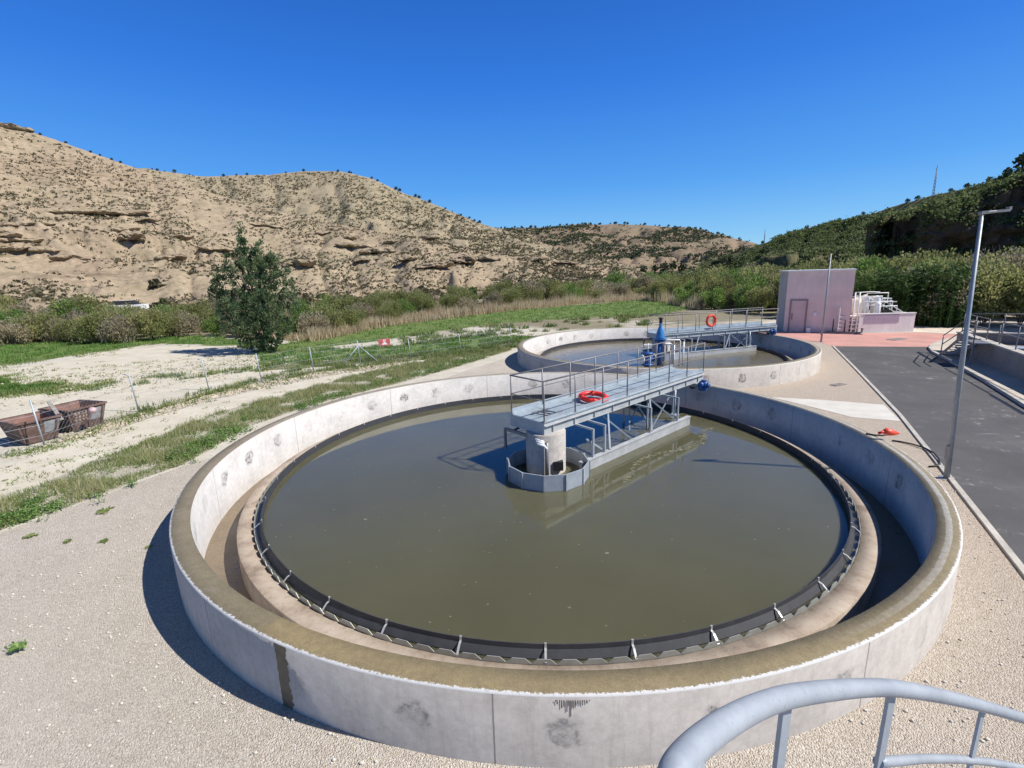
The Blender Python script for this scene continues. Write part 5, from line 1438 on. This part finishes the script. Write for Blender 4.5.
# floating flecks on the near tank, and a wavering foam line beside the scum beam
b = MB(); rw = random.Random(9)
for i in range(260):
    a = rw.uniform(0, 6.28); q = 6.8*sqrt(rw.random()); x, y = C1[0]+q*cos(a), C1[1]+q*sin(a); r_ = rw.uniform(.008, .022)*(2 if rw.random() < .06 else 1)
    k = b.add([(x+r_*cos(j*1.05+a), y+r_*sin(j*1.05+a)*.7, .099) for j in range(6)]); b.face(range(k, k+6))
for i in range(230):
    t = rw.random(); u = .9+5.6*t; n_ = -2.0-.25*sin(u*1.7)+rw.gauss(0, .05)-.12*t; p = brp(u, n_, .099); r_ = rw.uniform(.01, .04)
    k = b.add([(p.x+r_*cos(j*1.05)*1.3, p.y+r_*sin(j*1.05)*.8, .0985+i*1e-6) for j in range(6)]); b.face(range(k, k+6))
tag(b.build('floating_scum', simple('scum', (.20, .19, .12), .7)), 'pale flecks and foam floating on the tank water', 'scum', kind='stuff')
# single weeds on the gravel
def rosette(loc, r, n, label, mat='weedg', h=.12):
    b = MB(); b.tint = []
    for i in range(n):
        a = 2*pi*i/n+U(-.3, .3); l = r*U(.6, 1.1); q = Vector((cos(a), sin(a), 0)); sd = Vector((-q.y, q.x, 0))*l*.22
        p = [Vector((0, 0, .01)), q*l*.45+sd+Vector((0, 0, h*.7)), q*l+Vector((0, 0, h*U(.2, .8))), q*l*.45-sd+Vector((0, 0, h*.7))]
        k = b.add(p); b.face((k, k+1, k+2, k+3)); b.tint.append(RN())
        for s in (-1, 1):
            c = q*l*U(.5, .8)+sd*s*1.2; leaf_quad(b, c+Vector((0, 0, h*.6)), l*.35, q+Vector((0, 0, .2)), .4, RN())
    o = b.build('weed_rosette', mat, None, (loc[0], loc[1], .006)); return tag(o, label, 'weed')
rosette(px(19, 650), .17, 15, 'bright green leafy weed on the gravel at the left edge')
rosette(px(104, 512), .22, 9, 'flat greenish weed on the gravel below the verge', 'weed', .05)
rosette(px(68, 542), .12, 8, 'tiny sprawling weed on the gravel, second from the left edge', 'weed', .04)
rosette(px(31, 537), .14, 9, 'tiny green weed on the gravel nearest the left edge of the verge', 'weed', .06)
rosette(px(105, 542), .12, 7, 'tiny dry weed on the gravel halfway to the tank', 'weed', .04)
rosette(px(149, 548), .10, 7, 'tiny dry weed on the gravel close to the tank shadow', 'weed', .04)
# loose stones on the gravel: uncountable
random.seed(61)
b = MB()
for i in range(2600):
    if RN() < .55: x, y = U(-9, 0), U(2.0, 14)
    else: x, y = U(3, 12), U(1.5, 12)
    if hypot(x-C1[0], y-C1[1]) < R+.02: continue
    if x > 2 and y < 2*x-11: continue
    if x > (y+2.9)/1.82+2.9: continue
    r_ = U(.008, .022); b.blob((x, y, .006+r_*.4), (r_*U(.8, 1.5), r_, r_*.7), 6, 4, .2)
tag(b.build('loose_pebbles', simple('pebble', (.58, .53, .46), .9, 0, .25, 30)), 'loose pebbles scattered over the gravel', 'pebbles', kind='stuff')

# ------------------------------------------------------------------ light, sky, camera
SUN_AZ, SUN_EL = radians(104.5), radians(48)
w = bpy.data.worlds.new('World'); S.world = w; w.use_nodes = True; nt = w.node_tree; nt.nodes.clear()
sky = nt.nodes.new('ShaderNodeTexSky'); sky.sky_type = 'NISHITA'; sky.sun_disc = False; sky.sun_elevation = SUN_EL; sky.sun_rotation = SUN_AZ
sky.air_density = 1.0; sky.dust_density = .1; sky.ozone_density = 4.0; sky.altitude = 200
hsv = nt.nodes.new('ShaderNodeHueSaturation'); hsv.inputs['Saturation'].default_value = 1.2; hsv.inputs['Hue'].default_value = .508; hsv.inputs['Value'].default_value = 1.05
bg = nt.nodes.new('ShaderNodeBackground'); bg.inputs[1].default_value = .105; out = nt.nodes.new('ShaderNodeOutputWorld')
tc = nt.nodes.new('ShaderNodeTexCoord'); sx = nt.nodes.new('ShaderNodeSeparateXYZ'); nt.links.new(tc.outputs['Generated'], sx.inputs[0])
rp = nt.nodes.new('ShaderNodeValToRGB'); nt.links.new(sx.outputs[2], rp.inputs[0])
stops = [(0, (.28, .62, .90)), (.06, (.165, .50, .90)), (.16, (.060, .335, .88)), (.32, (.016, .19, .78)), (.44, (.010, .13, .60)), (.56, (.030, .075, .24)), (1, (.030, .05, .11))]
while len(rp.color_ramp.elements) < len(stops): rp.color_ramp.elements.new(.5)
for e, (p, c) in zip(rp.color_ramp.elements, stops): e.position = p; e.color = (*c, 1)
sc_ = nt.nodes.new('ShaderNodeVectorMath'); sc_.operation = 'SCALE'; nt.links.new(rp.outputs[0], sc_.inputs[0]); sc_.inputs['Scale'].default_value = 1/.105/1.27
mxn = nt.nodes.new('ShaderNodeMix'); mxn.data_type = 'RGBA'; mxn.inputs[0].default_value = .76
nt.links.new(sky.outputs[0], hsv.inputs['Color']); nt.links.new(hsv.outputs[0], mxn.inputs[6]); nt.links.new(sc_.outputs[0], mxn.inputs[7]); nt.links.new(mxn.outputs[2], bg.inputs[0]); nt.links.new(bg.outputs[0], out.inputs[0])
sl = bpy.data.lights.new('sun', 'SUN'); sl.energy = 4.8; sl.angle = radians(.53); sl.color = (1.0, .96, .90)
so = link('sun', sl); sv = Vector((sin(SUN_AZ)*cos(SUN_EL), cos(SUN_AZ)*cos(SUN_EL), sin(SUN_EL)))
so.rotation_euler = (-sv).to_track_quat('-Z', 'Y').to_euler(); so.location = (0, 0, 50)
cam = bpy.data.cameras.new('camera'); cam.sensor_width = 36; cam.lens = FOC/1024*36; cam.clip_end = 9000; cam.clip_start = .05
co = link('camera', cam); co.location = (0, 0, CAMH)
from mathutils import Matrix
# camera axes from pitch and roll
fwd = Vector((0, cos(PIT), -sin(PIT))); up0 = Vector((0, sin(PIT), cos(PIT))); rt0 = Vector((1, 0, 0))
c_, s_ = cos(ROLL), sin(ROLL)
right = rt0*c_+up0*s_; up = -rt0*s_+up0*c_
mt = Matrix((right, up, -fwd)).transposed().to_4x4(); mt.translation = co.location; co.matrix_world = mt
S.camera = co
S.view_settings.view_transform = 'Standard'; S.view_settings.look = 'None'; S.view_settings.exposure = 0.38; S.view_settings.gamma = 1; S.view_settings.use_curve_mapping = False
try:
    S.cycles.max_bounces = 6; S.cycles.transparent_max_bounces = 8
except Exception: pass
